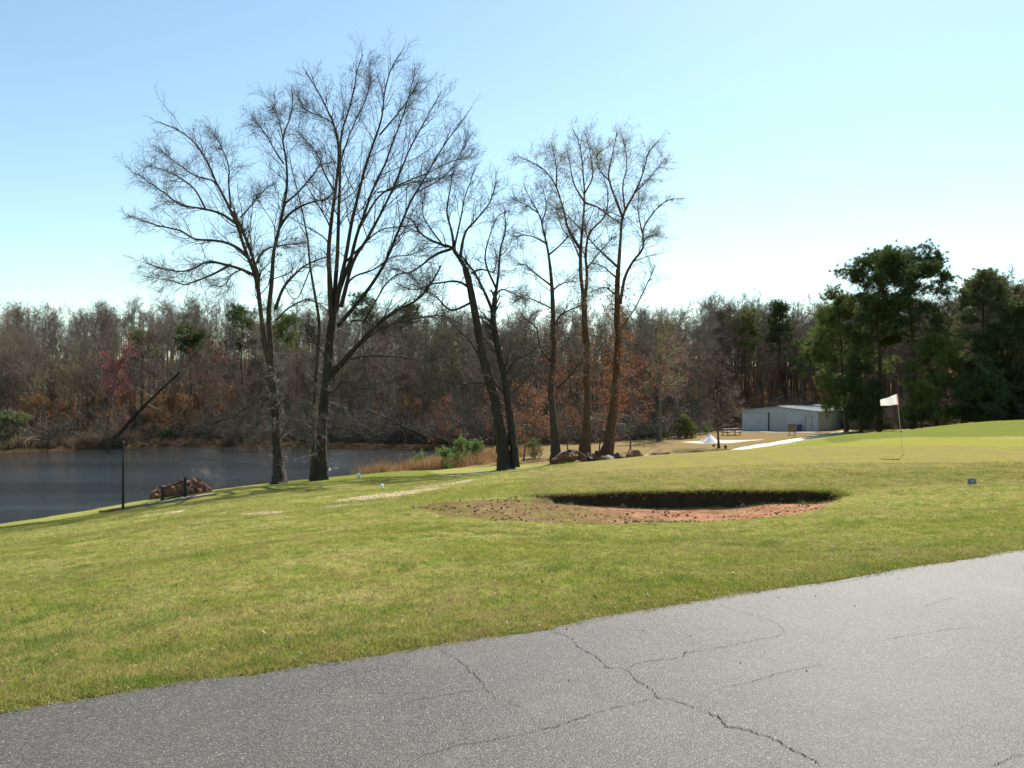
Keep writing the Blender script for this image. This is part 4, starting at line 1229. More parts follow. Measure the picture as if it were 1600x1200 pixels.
# trees of the wood that stand out
def single(name, label, cat, kind, px, Y, h0, top_py, rz, group=None, sx=1.0):
    p = xyz(px, Y)
    top = EYE - (top_py - HZ) / F * Y
    s = (top - p[2]) / h0
    return place(name, label, cat, kind, p - np.array([0, 0, 0.1]), s, rz, group, sx=s * sx)
single('red_budding_tree', 'tree with a crimson budding crown across the pond', 'tree', K_RED, 166, 100, 14, 522, 0.4, sx=1.0)
single('pink_budding_tree', 'pale pink budding tree to the left of the metal shed', 'tree', K_PINK, 1062, 98, 15, 508, 1.0, sx=1.1)
single('pink_budding_tree', 'pinkish budding tree behind the rightmost boulder tree', 'tree', K_PINK, 1028, 102, 15, 530, 3.0)
single('yellow_budding_tree', 'tree with yellowish-green buds right of the rust-tinted forked tree', 'tree', K_YEL, 1030, 92, 15, 470, 2.0, sx=1.1)
single('orange_budding_tree', 'orange-brown budding tree right of the small far pine across the pond', 'tree', SAPR[1], 352, 102, 7.5, 520, 2.0, sx=0.9)
single('tall_bare_tree', 'tall fan-crowned bare tree rising above the far treeline', 'tree', KW[0], 304, 142, 16, 455, 2.0, sx=1.0)

sap_rg = np.random.default_rng(91)
for k in range(80):
    px = sap_rg.choice([sap_rg.uniform(40, 420), sap_rg.uniform(430, 760), sap_rg.uniform(1085, 1330)], p=[.55, .2, .25])
    Y = front_y(px) + sap_rg.uniform(1, 22)
    p = xyz(px, Y)
    g = ('near the far left shore', 'behind the leaning dead trunk', 'behind the spreading tree', 'behind the tallest bare tree', 'behind the twin-trunk tree', 'behind the pale sand patch', 'behind the metal shed')[int(np.searchsorted([110, 300, 470, 640, 900, 1130], px))]
    place('tan_leaf_sapling', 'low sapling holding tan dead leaves ' + g, 'sapling',
          SAP[sap_rg.integers(0, 3)], p, sap_rg.uniform(0.6, 1.25), sap_rg.uniform(0, 6), 'tan leaf saplings ' + g)
for px, Y, s, lab in ((705, 72, .95, 'rust-leaved sapling just left of the twin-trunk tree'),
                      (818, 64, 1.25, 'rust-leaved sapling between the twin-trunk tree and the slim tree'),
                      (842, 78, 1.1, 'rust-leaved sapling far behind the slim tree'),
                      (888, 66, 1.2, 'rust-leaved sapling between the slim tree and the straight two-stem tree'),
                      (936, 66, 1.25, 'rust-leaved sapling between the two budding trees'),
                      (985, 70, 1.2, 'rust-leaved sapling right of the rust-tinted forked tree'),
                      (770, 80, 1.3, 'rust-leaved sapling behind the twin-trunk tree'),
                      (650, 97, 1.0, 'rust-leaved sapling on the far shore behind the young pines')):
    place('rust_leaf_sapling', lab, 'sapling', SAPR[int(px) % 3], xyz(px, Y), s, px * .1, 'rust-leaved saplings')

# fallen and leaning trunks
def log(name, label, pts, r0, r1, bark, branches=6, seed=1):
    rg = np.random.default_rng(seed)
    P3 = resample(np.array([PT(*p) for p in pts]), 16)
    base = P3[0].copy()
    P3 = P3 - base
    root = thing(name, label, 'tree', base)
    rr = np.linspace(r0, r1, 16)
    V, q = tube_batch(P3[None] + rg.normal(size=P3.shape)[None] * 0.03, rr[None], 8)
    obj('trunk', fast_mesh('trunk', V, quads=q), bark, root)
    P1, R1 = sprout(rg, P3[None], rr[None], branches, 0.4, 0.25, (30, 75), 0.4, 7, up=0.1, wander=0.3, rmin=0.02, minlen=0.6)
    P2, R2 = sprout(rg, P1, R1, 5, 0.2, 0.5, (25, 60), 0.5, 5, up=0.1, wander=0.3, rmin=0.014)
    V, q = join_batches([tube_batch(P1, R1, 4), tube_batch(P2, R2, 3)])
    obj('broken_branches', fast_mesh('branches', V, quads=q), M['twig_wood'], root)
    return root
log('leaning_dead_tree', 'dark dead trunk leaning diagonally over the far left shore', [(176, 690, 95.5), (212, 648, 94), (245, 615, 92.5), (281, 582, 91)], 0.20, 0.10, M['bark_dark'], 10, 61)
log('fallen_tree', 'fallen tree lying in the thicket behind the tallest bare tree', [(690, 692, 92), (640, 672, 93), (600, 652, 95), (570, 640, 97)], 0.15, 0.08, M['bark_dark'], 26, 62)
log('fallen_tree', 'broken trunk slanting over the far shore beneath the spreading tree', [(330, 662, 98), (360, 652, 97), (395, 630, 96), (420, 612, 95)], 0.17, 0.08, M['bark_dark'], 14, 63)

# ------------------------------------------------------------------ pines and evergreens
def pine(name, label, px, Y, top, bot, wpx, seed, mat='needle_dark', shape='round', clumps=800, r=0.26, csize=0.45, group=None, droop=0.0):
    p = xyz(px, Y)
    h = EYE - (top - HZ) / F * Y - p[2]
    zb = EYE - (bot - HZ) / F * Y - p[2]
    tr, cr = gen_pine(seed, h, r, max(0.05, zb / h), wpx * Y / F, clumps, csize, shape, droop=droop)
    tm, cm = tree_meshes('pine', tr, cr)
    root = thing(name, label, 'tree', p - np.array([0, 0, 0.1]), 0, group)
    obj('trunk', tm, M['bark_pine'], root)
    obj('crown', cm, M[mat], root)
    return root
pine('pine_tree', 'tall pine with rounded dark crown, left one of the pair right of the shed', 1374, 97, 394, 530, 118, 301, clumps=2000, r=0.33, csize=0.5)
pine('pine_tree', 'tall pine with rounded dark crown, right one of the pair right of the shed', 1426, 95, 396, 530, 135, 302, clumps=2300, r=0.36, csize=0.5)
pine('evergreen_tree', 'broad dark green pine left of the tall pine pair, overhanging the shed end', 1322, 99, 450, 640, 120, 303, 'needle_mid', 'col', 3000, 0.24, 0.5)
pine('evergreen_tree', 'low dark evergreen at the foot of the tall pine pair', 1345, 93, 560, 655, 80, 304, 'needle_dark', 'col', 1300, 0.2, 0.45)
pine('evergreen_tree', 'light green tiered evergreen just right of the tall pine pair', 1462, 88, 520, 650, 105, 305, 'needle_mid', 'col', 2200, 0.18, 0.42, droop=0.15)
pine('evergreen_tree', 'tall olive evergreen standing right of the tall pine pair', 1535, 92, 420, 620, 125, 306, 'needle_olive', 'col', 3000, 0.28, 0.48)
pine('evergreen_tree', 'dark evergreen at the right edge of the picture', 1602, 86, 470, 655, 130, 307, 'needle_dark', 'col', 3000, 0.26, 0.5)
pine('evergreen_tree', 'second tall olive-green evergreen towards the right edge', 1582, 96, 445, 620, 95, 326, 'needle_olive', 'col', 2200, 0.26, 0.48)
pine('evergreen_tree', 'low bushy evergreen in front of the olive evergreen', 1530, 84, 560, 662, 90, 308, 'needle_dark', 'col', 1300, 0.18, 0.45)
pine('evergreen_tree', 'short light evergreen shrub by the hill crest behind the flag', 1440, 84, 600, 660, 60, 309, 'needle_mid', 'col', 700, 0.12, 0.4)
pine('pine_tree', 'dark narrow pine behind the metal shed roof', 1216, 126, 468, 545, 40, 310, 'needle_dark', 'col', 700, 0.24, 0.5)
pine('pine_tree', 'lighter green pine left of the dark narrow pine behind the shed', 1163, 128, 480, 545, 45, 311, 'needle_mid', 'round', 520, 0.22, 0.5)
pine('pine_tree', 'dark bushy pine between the shed and the tall pine pair', 1262, 122, 530, 590, 55, 312, 'needle_dark', 'round', 500, 0.2, 0.45)
pine('pine_tree', 'small dark-crowned pine alone across the pond', 299, 104, 505, 552, 38, 313, 'needle_dark', 'round', 420, 0.2, 0.42)
pine('pine_tree', 'dark pine behind the left stem of the spreading tree', 378, 122, 478, 545, 52, 314, 'needle_dark', 'round', 560, 0.22, 0.5)
pine('pine_tree', 'green pine seen through the spreading tree trunk fork', 452, 118, 492, 560, 48, 315, 'needle_mid', 'round', 480, 0.22, 0.45)
pine('pine_tree', 'pine top showing just right of the tallest tree trunk', 571, 132, 455, 500, 36, 316, 'needle_dark', 'round', 380, 0.22, 0.45)
pine('pine_tree', 'pine behind the low right limb of the tallest tree', 640, 128, 475, 530, 44, 317, 'needle_dark', 'round', 420, 0.22, 0.45)
pine('pine_tree', 'pale green pine behind the twin-trunk tree', 692, 110, 515, 590, 44, 318, 'needle_mid', 'round', 420, 0.18, 0.45)
pine('pine_tree', 'olive pine behind the slim tree', 820, 118, 520, 590, 44, 319, 'needle_mid', 'round', 380, 0.2, 0.45)
pine('pine_tree', 'thin pine rising behind the pinkish trees', 1130, 135, 478, 530, 36, 320, 'needle_dark', 'round', 340, 0.2, 0.45)
pine('pine_tree', 'faint olive pine deep in the far left wood', 222, 112, 515, 560, 44, 321, 'needle_olive', 'round', 300, 0.2, 0.45)
pine('evergreen_shrub', 'upright glossy green shrub at the wood edge left of the shed', 1070, 97, 648, 690, 24, 322, 'needle_mid', 'col', 220, 0.06, 0.35)
pine('evergreen_shrub', 'green shrub at the far left shore', 18, 90, 645, 690, 70, 323, 'needle_olive', 'col', 420, 0.06, 0.4)
pine('evergreen_shrub', 'yellow-green shrub behind the white sand pile', 1102, 104, 660, 674, 12, 324, 'needle_young', 'round', 60, 0.04, 0.3)

# young pines among the reeds
for px, Y, hpx, lab in ((658, 60, 24, 'smallest young pine alone in the straw reeds'),
                        (696, 57, 34, 'young pine at the left of the cluster in the straw reeds'),
                        (716, 59, 46, 'narrow young pine in the middle of the cluster in the straw reeds'),
                        (746, 63, 54, 'tallest young pine in the straw reeds, nearest the twin-trunk tree'),
                        (733, 66, 40, 'young pine half hidden behind the tallest young pine'),
                        (835, 66, 40, 'young pine right of the twin-trunk tree base')):
    p = xyz(px, Y)
    h = hpx * Y / F * .8
    tr, cr = gen_pine(int(400 + px), h, 0.03, 0.08, 0.62 * h, 90, 0.24, 'cone', 22)
    tm, cm = tree_meshes('young_pine', tr, cr)
    root = thing('young_pine', lab, 'tree', p, 0, 'young pines by the pond')
    obj('trunk', tm, M['bark_pine'], root); obj('crown', cm, M['needle_young'], root)

# ------------------------------------------------------------------ shrubs, reeds, undergrowth (stuff)
def bush_mesh(seed, h, nst, rmin=0.009):
    rg = np.random.default_rng(seed)
    a = rg.uniform(0, 6.28, nst)
    P = np.zeros((nst, 7, 3))
    d = np.column_stack([np.cos(a), np.sin(a), rg.uniform(0.5, 2.2, nst)]); d = nrm(d)
    for k in range(1, 7):
        d = nrm(d + rg.normal(size=d.shape) * 0.22 + np.array([0, 0, -0.05]))
        P[:, k] = P[:, k - 1] + d * (h * rg.uniform(.7, 1.2, nst) / 6)[:, None]
    Rd = np.full((nst, 1), 0.028) * np.linspace(1, .3, 7)[None]
    P1, R1 = sprout(rg, P, Rd, 5, 0.25, 0.45, (25, 70), 0.6, 5, up=0.0, wander=0.3, rmin=rmin)
    P2, R2 = sprout(rg, P1, R1, 4, 0.2, 0.6, (25, 70), 0.7, 4, up=0.0, wander=0.3, rmin=rmin * 0.9)
    V, q = join_batches([tube_batch(P, Rd, 4), tube_batch(P1, R1, 3), tube_batch(P2, R2, 3)])
    return fast_mesh('bush', V, quads=q), P2[:, 1:].reshape(-1, 3), rg

twb = [(bush_mesh(500 + k, [2.6, 3.4, 2.2, 4.0][k], 16)[0], [M['twig_wood']]) for k in range(4)]
cb = source_collection('bush_source', twb)
rg = np.random.default_rng(88)
n = 1500
px = np.concatenate([rg.uniform(330, 820, 800), rg.uniform(-150, 330, 200), rg.uniform(800, 1110, 250), rg.uniform(1110, 1640, 250)])
Y = front_y(px) - 2.5 + rg.uniform(0, 1, n) ** 1.4 * 55
x = (px - 800) / F * Y
ok = poly_sd(LAKE, x, Y) < 0.2
x, Y = x[ok], Y[ok]; n = len(x)
scatter('undergrowth', np.column_stack([x, Y, H(x, Y) - 0.1]), rnd_rot(n, 0.15), rg.uniform(0.5, 1.6, n), cb, 'tangled bare undergrowth along the far shore')

# dark evergreen leaves mixed into the thicket
lb = []
for k in range(3):
    me, ends, r_ = bush_mesh(520 + k, 1.8, 12)
    c = ends[r_.integers(0, len(ends), 1100)] + r_.normal(size=(1100, 3)) * 0.08
    V, T = leaf_tris(r_, c, 0.13)
    lb.append((fast_mesh('leafy', V, tris=T), [M['leaf_green']]))
cl_ = source_collection('leafy_source', lb)
n = 90
px = np.concatenate([rg.uniform(230, 330, 12), rg.uniform(400, 830, 38), rg.uniform(950, 1080, 14), rg.uniform(1290, 1640, 26)])
Y = front_y(px) - 1.5 + rg.uniform(0, 5, n)
x = (px - 800) / F * Y
ok = poly_sd(LAKE, x, Y) < -0.3
x, Y = x[ok], Y[ok]; n = len(x)
scatter('evergreen_undergrowth', np.column_stack([x, Y, H(x, Y) - 0.1]), rnd_rot(n, 0.1), rg.uniform(0.6, 1.2, n), cl_, 'dark leafy undergrowth at the foot of the wood')

def reed_mesh(seed, n, h, w_=0.012):
    rg = np.random.default_rng(seed)
    b = np.column_stack([rg.normal(size=(n, 2)) * 0.28, np.zeros(n)])
    d = nrm(np.column_stack([rg.normal(size=(n, 2)) * 0.28, np.ones(n)]))
    L = (h * rg.uniform(0.5, 1.1, n))[:, None]
    s = nrm(np.cross(d, rg.normal(size=d.shape))) * w_
    bend = np.column_stack([rg.normal(size=(n, 2)) * 0.16, -np.abs(rg.normal(size=n)) * .06]) * L
    V = np.stack([b - s, b + s, b + d * L * .55 + s * .8, b + d * L * .55 - s * .8, b + d * L + bend], axis=1).reshape(-1, 3)
    i = np.arange(n)[:, None] * 5
    return fast_mesh('reed', V, tris=np.concatenate([i + np.array([[3, 2, 4]]), i + np.array([[0, 1, 2]]), i + np.array([[0, 2, 3]])]))
rc = source_collection('reed_source', [(reed_mesh(600 + k, 46, [1.0, 1.25, .8][k]), [M['reed']]) for k in range(3)])
rc2 = source_collection('grey_reed_source', [(reed_mesh(610 + k, 46, [1.3, 1.6, 1.0][k], 0.018), [M['reed_grey']]) for k in range(3)])
n = 1000
u = rg.uniform(0, 1, n)
px = 575 + u * 260 + rg.normal(size=n) * 10
Y0_ = np.interp(px, [560, 620, 690, 740, 790, 850], [54.5, 57, 58, 62, 66, 72])
Y = Y0_ + rg.uniform(-1.5, 9, n)
x = (px - 800) / F * Y
ok = (poly_sd(LAKE, x, Y) < 0.6) & (np.hypot(x - 0, Y - 52) > 4)
x, Y = x[ok], Y[ok]; n = len(x)
scatter('straw_reeds', np.column_stack([x, Y, H(x, Y) - 0.05]), rnd_rot(n, 0.1), rg.uniform(0.3, 1.0, n), rc, 'straw-coloured reeds on the near bank of the pond')
n = 1100
px = np.concatenate([rg.uniform(-200, 200, 800), rg.uniform(200, 430, 300)])
Y = np.interp(px, [-200, 0, 100, 250, 430], [83, 87.5, 91, 97, 96]) + rg.uniform(-.5, 5, n)
x = (px - 800) / F * Y
ok = poly_sd(LAKE, x, Y) < 0.3
x, Y = x[ok], Y[ok]; n = len(x)
scatter('far_shore_reeds', np.column_stack([x, Y, H(x, Y) - 0.05]), rnd_rot(n, 0.12), rg.uniform(0.4, 1.1, n) * np.where(x < -45, 1.15, .6), rc2, 'dry brown reeds along the far shore')

# ------------------------------------------------------------------ rocks
def rock_mesh(seed, d, rough=0.18, sub=3):
    import bmesh
    rg = np.random.default_rng(seed)
    bm = bmesh.new()
    bmesh.ops.create_icosphere(bm, subdivisions=sub, radius=1)
    V = np.array([v.co[:] for v in bm.verts])
    for _ in range(9):           # facets
        nn = nrm(rg.normal(size=3)); k = rg.uniform(0.45, 0.75)
        dd = V @ nn
        V = V - np.outer(np.clip(dd - k, 0, None), nn)
    for _ in range(5):
        a = rg.normal(size=3) * 4
        V = V * (1 + rough * 0.25 * np.sin(V @ a + rg.uniform(0, 6)))[:, None]
    V = (V - (V.max(0) + V.min(0)) / 2) / (V.max(0) - V.min(0)) * np.array(d)
    for v, c in zip(bm.verts, V):
        v.co = c
    me = bpy.data.meshes.new('rock'); bm.to_mesh(me); bm.free()
    me.polygons.foreach_set('use_smooth', np.zeros(len(me.polygons), dtype=bool))
    return me
def mat_rock(nm, c1, c2):
    return simple(nm, c1, c2, 2.2, 0.9, 0.9, 0.2)
M['rock_red'] = mat_rock('rock_red', (0.13, 0.06, 0.036), (0.24, 0.12, 0.07))
M['rock_tan'] = mat_rock('rock_tan', (0.36, 0.24, 0.13), (0.48, 0.35, 0.21))
M['rock_dark'] = mat_rock('rock_dark', (0.06, 0.045, 0.036), (0.15, 0.10, 0.07))
M['rock_pale'] = mat_rock('rock_pale', (0.30, 0.26, 0.22), (0.45, 0.40, 0.34))
rocks = [  # px0, px1, py0, py1, Y, material, label
    (860, 903, 705, 733, 53.5, 'rock_red', 'long squared reddish boulder at the foot of the slim tree'),
    (905, 917, 708, 728, 53.5, 'rock_red', 'upright reddish stone between the squared boulder and the straight two-stem tree'),
    (909, 932, 707, 726, 55, 'rock_dark', 'dark angular boulder right of the straight two-stem tree'),
    (930, 944, 712, 722, 54, 'rock_red', 'small reddish stone in front of the forked tree'),
    (928, 940, 703, 712, 59, 'rock_dark', 'dark stone showing above the small reddish stone'),
    (944, 962, 711, 720, 54.5, 'rock_pale', 'pale stone at the foot of the rust-tinted forked tree'),
    (956, 976, 706, 719, 56, 'rock_dark', 'dark reddish boulder just right of the forked tree'),
    (975, 1006, 702, 716, 55.5, 'rock_red', 'large wedge-shaped reddish boulder right of the forked tree'),
    (1003, 1021, 706, 714, 56, 'rock_tan', 'bright tan boulder between two reddish boulders'),
    (1019, 1046, 702, 712.5, 56.5, 'rock_red', 'rightmost low reddish boulder of the row'),
]
for k, (a, b, c, d, Y, mt, lab) in enumerate(rocks):
    wd = (b - a) * Y / F; hg = (d - c) * Y / F
    top = EYE - (c - HZ) / F * Y
    xc = ((a + b) / 2 - 800) / F * Y
    gz = Hs(xc, Y)
    hg = max(hg, top - gz + 0.1)
    me = rock_mesh(700 + k, (wd * 1.05, max(0.6, wd * 0.7), hg), 0.2)
    o = obj('boulder', me, M[mt], loc=(xc, Y, top - hg / 2), rz=0.0)
    tag(o, lab, 'boulder', 'boulders under the trees')
for k, (px, Y, s, lab) in enumerate(((890, 52.6, .32, 'broken stone lying on top of the squared boulder end'),)):
    top = EYE - (702 - HZ) / F * Y
    tag(obj('stone', rock_mesh(740, (1.0, .4, .3), .2), M['rock_dark'], loc=((897 - 800) / F * 53.6, 53.6, EYE - (707 - HZ) / F * 53.6 + .05)), lab, 'stone')

# ------------------------------------------------------------------ tee edging timbers, tee markers
M['timber'] = simple('timber_brown', (0.11, 0.06, 0.035), (0.20, 0.11, 0.06), 3, 0.85, 0.6, rnd=0.2)
M['timber_grey'] = simple('timber_grey', (0.14, 0.12, 0.10), (0.24, 0.21, 0.18), 3, 0.85, 0.6)
M['concrete'] = simple('concrete', (0.34, 0.32, 0.28), (0.44, 0.41, 0.36), 1.5, 0.85, 0.25, world=True)
M['concrete_path'] = simple('concrete_path', (0.46, 0.42, 0.35), (0.56, 0.52, 0.44), 0.9, 0.85, 0.25, world=True)
M['old_path'] = simple('old_path', (0.17, 0.15, 0.12), (0.25, 0.22, 0.18), 1.5, 0.9, 0.4, world=True)
M['white_plastic'] = simple('white_plastic', (0.72, 0.76, 0.80), (0.80, 0.83, 0.85), 3, 0.4)
M['black_metal'] = simple('black_metal', (0.015, 0.015, 0.016), (0.03, 0.028, 0.026), 4, 0.5)
M['rust_metal'] = simple('rust_metal', (0.035, 0.028, 0.022), (0.09, 0.055, 0.035), 5, 0.7)

def beam(name, label, a, b, w_, h_, m, cat='timber', lift=0.0, tilt=0.0):
    a = np.array(a); b = np.array(b)
    L = np.linalg.norm(b[:2] - a[:2]); az = math.atan2(b[1] - a[1], b[0] - a[0]); pt = math.atan2(b[2] - a[2], L)
    mb = MB(); mb.box((0, 0, 0), (math.hypot(L, b[2] - a[2]), w_, h_), rotz(az) @ roty(-pt))
    o = mb.build(name, m, loc=tuple((a + b) / 2 + np.array([0, 0, lift])), bev=0.02)
    return tag(o, label, cat)
pa, pb = PT(640, 744.5, 51.2), PT(685, 741.0, 51.8)
beam('timber_beam', 'thick brown timber beam at the end of the tee by the reeds', pa, pb, 0.22, 0.24, M['timber'], lift=0.06)
pa, pb = PT(520, 752.0, 50.6), PT(600, 747.0, 51.0)
beam('edging_timber', 'low weathered edging board along the left of the tee edge', pa, pb, 0.1, 0.16, M['timber_grey'])
pa, pb = PT(601, 747.2, 51.0), PT(639, 744.6, 51.2)
beam('edging_timber', 'low weathered edging board joining the thick brown beam', pa, pb, 0.1, 0.16, M['timber'])
for px, py, lab in ((560.5, 748.5, 'small white tee marker nearer the water edge'), (597, 765, 'small white tee marker in the middle of the tee')):
    p = gp(px, py)
    root = thing('tee_marker', lab, 'tee marker', p, 0, 'tee markers')
    root.scale = (p[1] / 55,) * 3
    MB().tube([(0, 0, -0.05), (0, 0, 0.12)], 0.022, 8).build('stake', M['black_metal'], root)
    MB().tube([(0, 0, 0.09), (0, 0, 0.12), (0, 0, 0.36), (0, 0, 0.385)], [0.10, 0.12, 0.105, 0.07], 14).build('cap', M['white_plastic'], root, smooth=True)

# ------------------------------------------------------------------ post, rubble heap and railing by the water
p = gp(193, 797)
root = thing('wooden_post', 'lone thin weathered post standing at the near water edge', 'post', p)
hh = (797 - 690) * p[1] / F
MB().tube([(0, 0, -0.3), (0, 0, hh * .5), (0.02, 0, hh)], [0.058, 0.055, 0.05], 12).build('pole', M['bark_dark'], root, smooth=True)
MB().tube([(0.02, 0, hh), (0.02, 0, hh + 0.05)], [0.06, 0.045], 10).build('cap', M['timber_grey'], root)

YB = 45.5
cpt = np.array([(280 - 800) / F * YB, YB, Hs((280 - 800) / F * YB, YB)])
root = thing('rubble_heap', 'heap of rust-brown rubble and earth at the water edge', 'rubble', (cpt[0], cpt[1], WZ))
rg = np.random.default_rng(64)
def heap_top(u):   # profile along x in image columns
    return np.interp(u, [215, 232, 248, 262, 285, 300, 315, 326, 336], [795, 787, 766, 757, 754, 752, 756, 768, 780])
us = np.linspace(215, 336, 41); vs = np.linspace(-1, 1, 21)
Vh = []
for u in us:
    zt = EYE - (heap_top(u) - HZ) / F * YB - WZ
    for v in vs:
        z = -0.5 + (zt + 0.5) * (1 - abs(v) ** 1.7)
        Vh.append(((u - 280) / F * YB, v * 2.3, z))
Vh = np.array(Vh); Vh += rg.normal(size=Vh.shape) * np.array([0.05, 0.06, 0.07])
k = (np.arange(40)[:, None] * 21 + np.arange(20)[None]).ravel()
M['heap'] = simple('heap_earth', (0.075, 0.045, 0.03), (0.17, 0.085, 0.05), 2.5, 0.95, 0.9)
obj('mound', fast_mesh('mound', Vh, quads=np.column_stack([k, k + 21, k + 22, k + 1]), smooth=False), M['heap'], root)
chunk = [rock_mesh(760 + k, (0.55, 0.45, 0.36), 0.25, 2) for k in range(4)]
for k in range(46):
    u = rg.uniform(226, 330); v = -abs(rg.normal()) * 0.35
    zt = EYE - (heap_top(u) - HZ) / F * YB - WZ
    o = obj('rubble_piece', chunk[k % 4], M['rock_red'], root, ((u - 280) / F * YB, v * 2.3, -0.5 + (zt + 0.45) * (1 - abs(v) ** 1.7)), rg.uniform(0, 6))
    o.rotation_euler = (rg.uniform(0, 6), rg.uniform(0, 6), rg.uniform(0, 6))
    s = rg.uniform(0.5, 1.5); o.scale = (s, s * .9, s * .7)
p1 = gp(254, 786); p2 = gp(290, 779.5)
root = thing('railing', 'short dark railing with upright bars in front of the rubble heap', 'railing', p1)
d = p2 - p1
for f, px, py0 in ((0, 254, 760), (1, 290, 745)):
    q = d * f
    h_ = ((786 if f == 0 else 779.5) - py0) * p1[1] / F
    MB().box((q[0], q[1], q[2] + h_ / 2 - .1), (0.12, 0.12, h_ + .2)).build('post', M['black_metal'], root, bev=0.01)
h0, h1 = 24 * p1[1] / F, 31 * p1[1] / F
for fz in (0.92, 0.18):
    MB().tube([(0, 0, h0 * fz), tuple(d + np.array([0, 0, h1 * fz]))], 0.035, 8).build('rail', M['black_metal'], root)
for k in range(1, 10):
    f = k / 10
    q = d * f; hq = h0 + (h1 - h0) * f
    MB().tube([tuple(q + np.array([0, 0, hq * .16])), tuple(q + np.array([0, 0, hq * .93]))], 0.016, 6).build('bar', M['rust_metal'], root)

# concrete cap along the near bank, a plank on the grass
cap_pts = [gp(*q) for q in ((170, 799.5), (230, 791.5), (290, 782.5), (335, 775))]
mb = MB()
for a, b in zip(cap_pts[:-1], cap_pts[1:]):
    a = a + np.array([0, .15, 0.05]); b = b + np.array([0, .15, 0.05])
    L = np.linalg.norm(b - a); az = math.atan2(b[1] - a[1], b[0] - a[0]); pt = math.atan2(b[2] - a[2], math.hypot(b[0] - a[0], b[1] - a[1]))
    mb.box((a + b) / 2, (L * 0.995, 0.26, 0.15), rotz(az) @ roty(-pt))
o = mb.build('bank_edging', M['old_path']); tag(o, 'narrow grey concrete edging along the near bank below the rubble heap', 'edging')
pa, pb = gp(158, 801), gp(178, 799)
beam('plank', 'short brown plank lying on the grass by the lone post', pa, pb, 0.2, 0.09, M['timber'], 'plank', 0.06)

# ------------------------------------------------------------------ golf green: flag, cup, yardage plate
M['flag'] = mat_leaf('flag_cloth', (0.85, 0.84, 0.82), (0.80, 0.79, 0.78), 0.5, 0.0)
M['flag_hem'] = mat_leaf('flag_hem', (0.72, 0.35, 0.38), (0.68, 0.32, 0.36), 0.5, 0.0)
M['stick'] = simple('flagstick_paint', (0.42, 0.42, 0.40), (0.55, 0.55, 0.52), 4, 0.4)
M['stick_straw'] = simple('flagstick_straw', (0.60, 0.56, 0.26), (0.66, 0.62, 0.30), 4, 0.5)
M['plate_blue'] = simple('plate_blue', (0.10, 0.14, 0.20), (0.17, 0.21, 0.27), 9, 0.5)
fb = gp(1411, 711.5)
root = thing('golf_flag', 'white golf flag on a thin slightly tilted stick on the green', 'flag', fb)
YF = fb[1]
tp = np.array([(1402 - 800) / F * YF, YF + 0.05, EYE - (614.5 - HZ) / F * YF]) - fb
MB().tube([tuple(tp * .37), tuple(tp * .7), tuple(tp)], [0.009, 0.008, 0.007], 8).build('upper_stick', M['stick'], root, smooth=True)
MB().tube([(0, 0, -0.12), tuple(tp * .2), tuple(tp * .372)], [0.0075, 0.0075, 0.0075], 8).build('lower_stick', M['stick_straw'], root, smooth=True)
f_ = 0.385
MB().tube([tuple(tp * f_ - tp * .014), tuple(tp * f_ + tp * .014)], 0.022, 8).build('ferrule', M['black_metal'], root)
nu, nv = 16, 8
Vf = []
def FP(px, py):
    return np.array([(px - 800) / F * YF, YF, EYE - (py - HZ) / F * YF]) - fb
c00, c01, c10, c11 = FP(1402.3, 615.5), FP(1404.8, 632.5), FP(1378, 625), FP(1379.5, 634.5)
for iu in range(nu + 1):
    for iv in range(nv + 1):
        u, v = iu / nu, iv / nv
        q = (c00 * (1 - u) + c10 * u) * (1 - v) + (c01 * (1 - u) + c11 * u) * v
        q = q + np.array([0, 0.05 * math.sin(u * 6.5 + v * 1.2) * u + 0.12 * u, 0.008 * math.sin(u * 9)])
        Vf.append(q)
def fgrid(u0, u1):
    return [(i * (nv + 1) + j, (i + 1) * (nv + 1) + j, (i + 1) * (nv + 1) + j + 1, i * (nv + 1) + j + 1) for i in range(u0, u1) for j in range(nv)]
def cloth(nm, u0, u1, m):
    o = obj(nm, fast_mesh(nm, Vf, quads=fgrid(u0, u1)), m, root)
    s = o.modifiers.new('thickness', 'SOLIDIFY'); s.thickness = 0.003
cloth('flag_cloth', 1, nu, M['flag']); cloth('hem', 0, 1, M['flag_hem'])
mb = MB(); a = np.linspace(0, 6.283, 24, endpoint=False)
Vr = np.concatenate([np.column_stack([np.cos(a) * r_, np.sin(a) * r_, np.full(24, z_)]) for r_, z_ in ((0.062, 0.004), (0.054, 0.006), (0.05, -0.04))])
mb.add(Vr, [(i, (i + 1) % 24, 24 + (i + 1) % 24, 24 + i) for i in range(24)] + [(24 + i, 24 + (i + 1) % 24, 48 + (i + 1) % 24, 48 + i) for i in range(24)])
o = mb.build('hole_cup', M['black_metal'], loc=tuple(fb + np.array([0, 0, 0.004])), smooth=True)
tag(o, 'dark hole cup in the green at the foot of the flagstick', 'hole')
p = gp(1518, 757)
root = thing('ground_plate', 'small blue-grey marker plate on a wire stand in the grass right of the hollow', 'marker', p)
sc_ = p[1] / F
MB().box((0, 0, 5 * sc_ + .01), (13 * sc_, 0.02, 8 * sc_), rotx(-.25)).build('plate', M['plate_blue'], root, bev=0.004)
MB().box((0.01, -0.014, 5.4 * sc_ + .01), (5 * sc_, 0.006, 2.5 * sc_), rotx(-.25)).build('label_patch', M['concrete'], root)
for sx in (-1, 1):
    MB().tube([(sx * 4.5 * sc_, 0.03, -0.05), (sx * 4.5 * sc_, 0.03, 9.5 * sc_)], 0.004, 6).build('wire_leg', M['stick'], root)
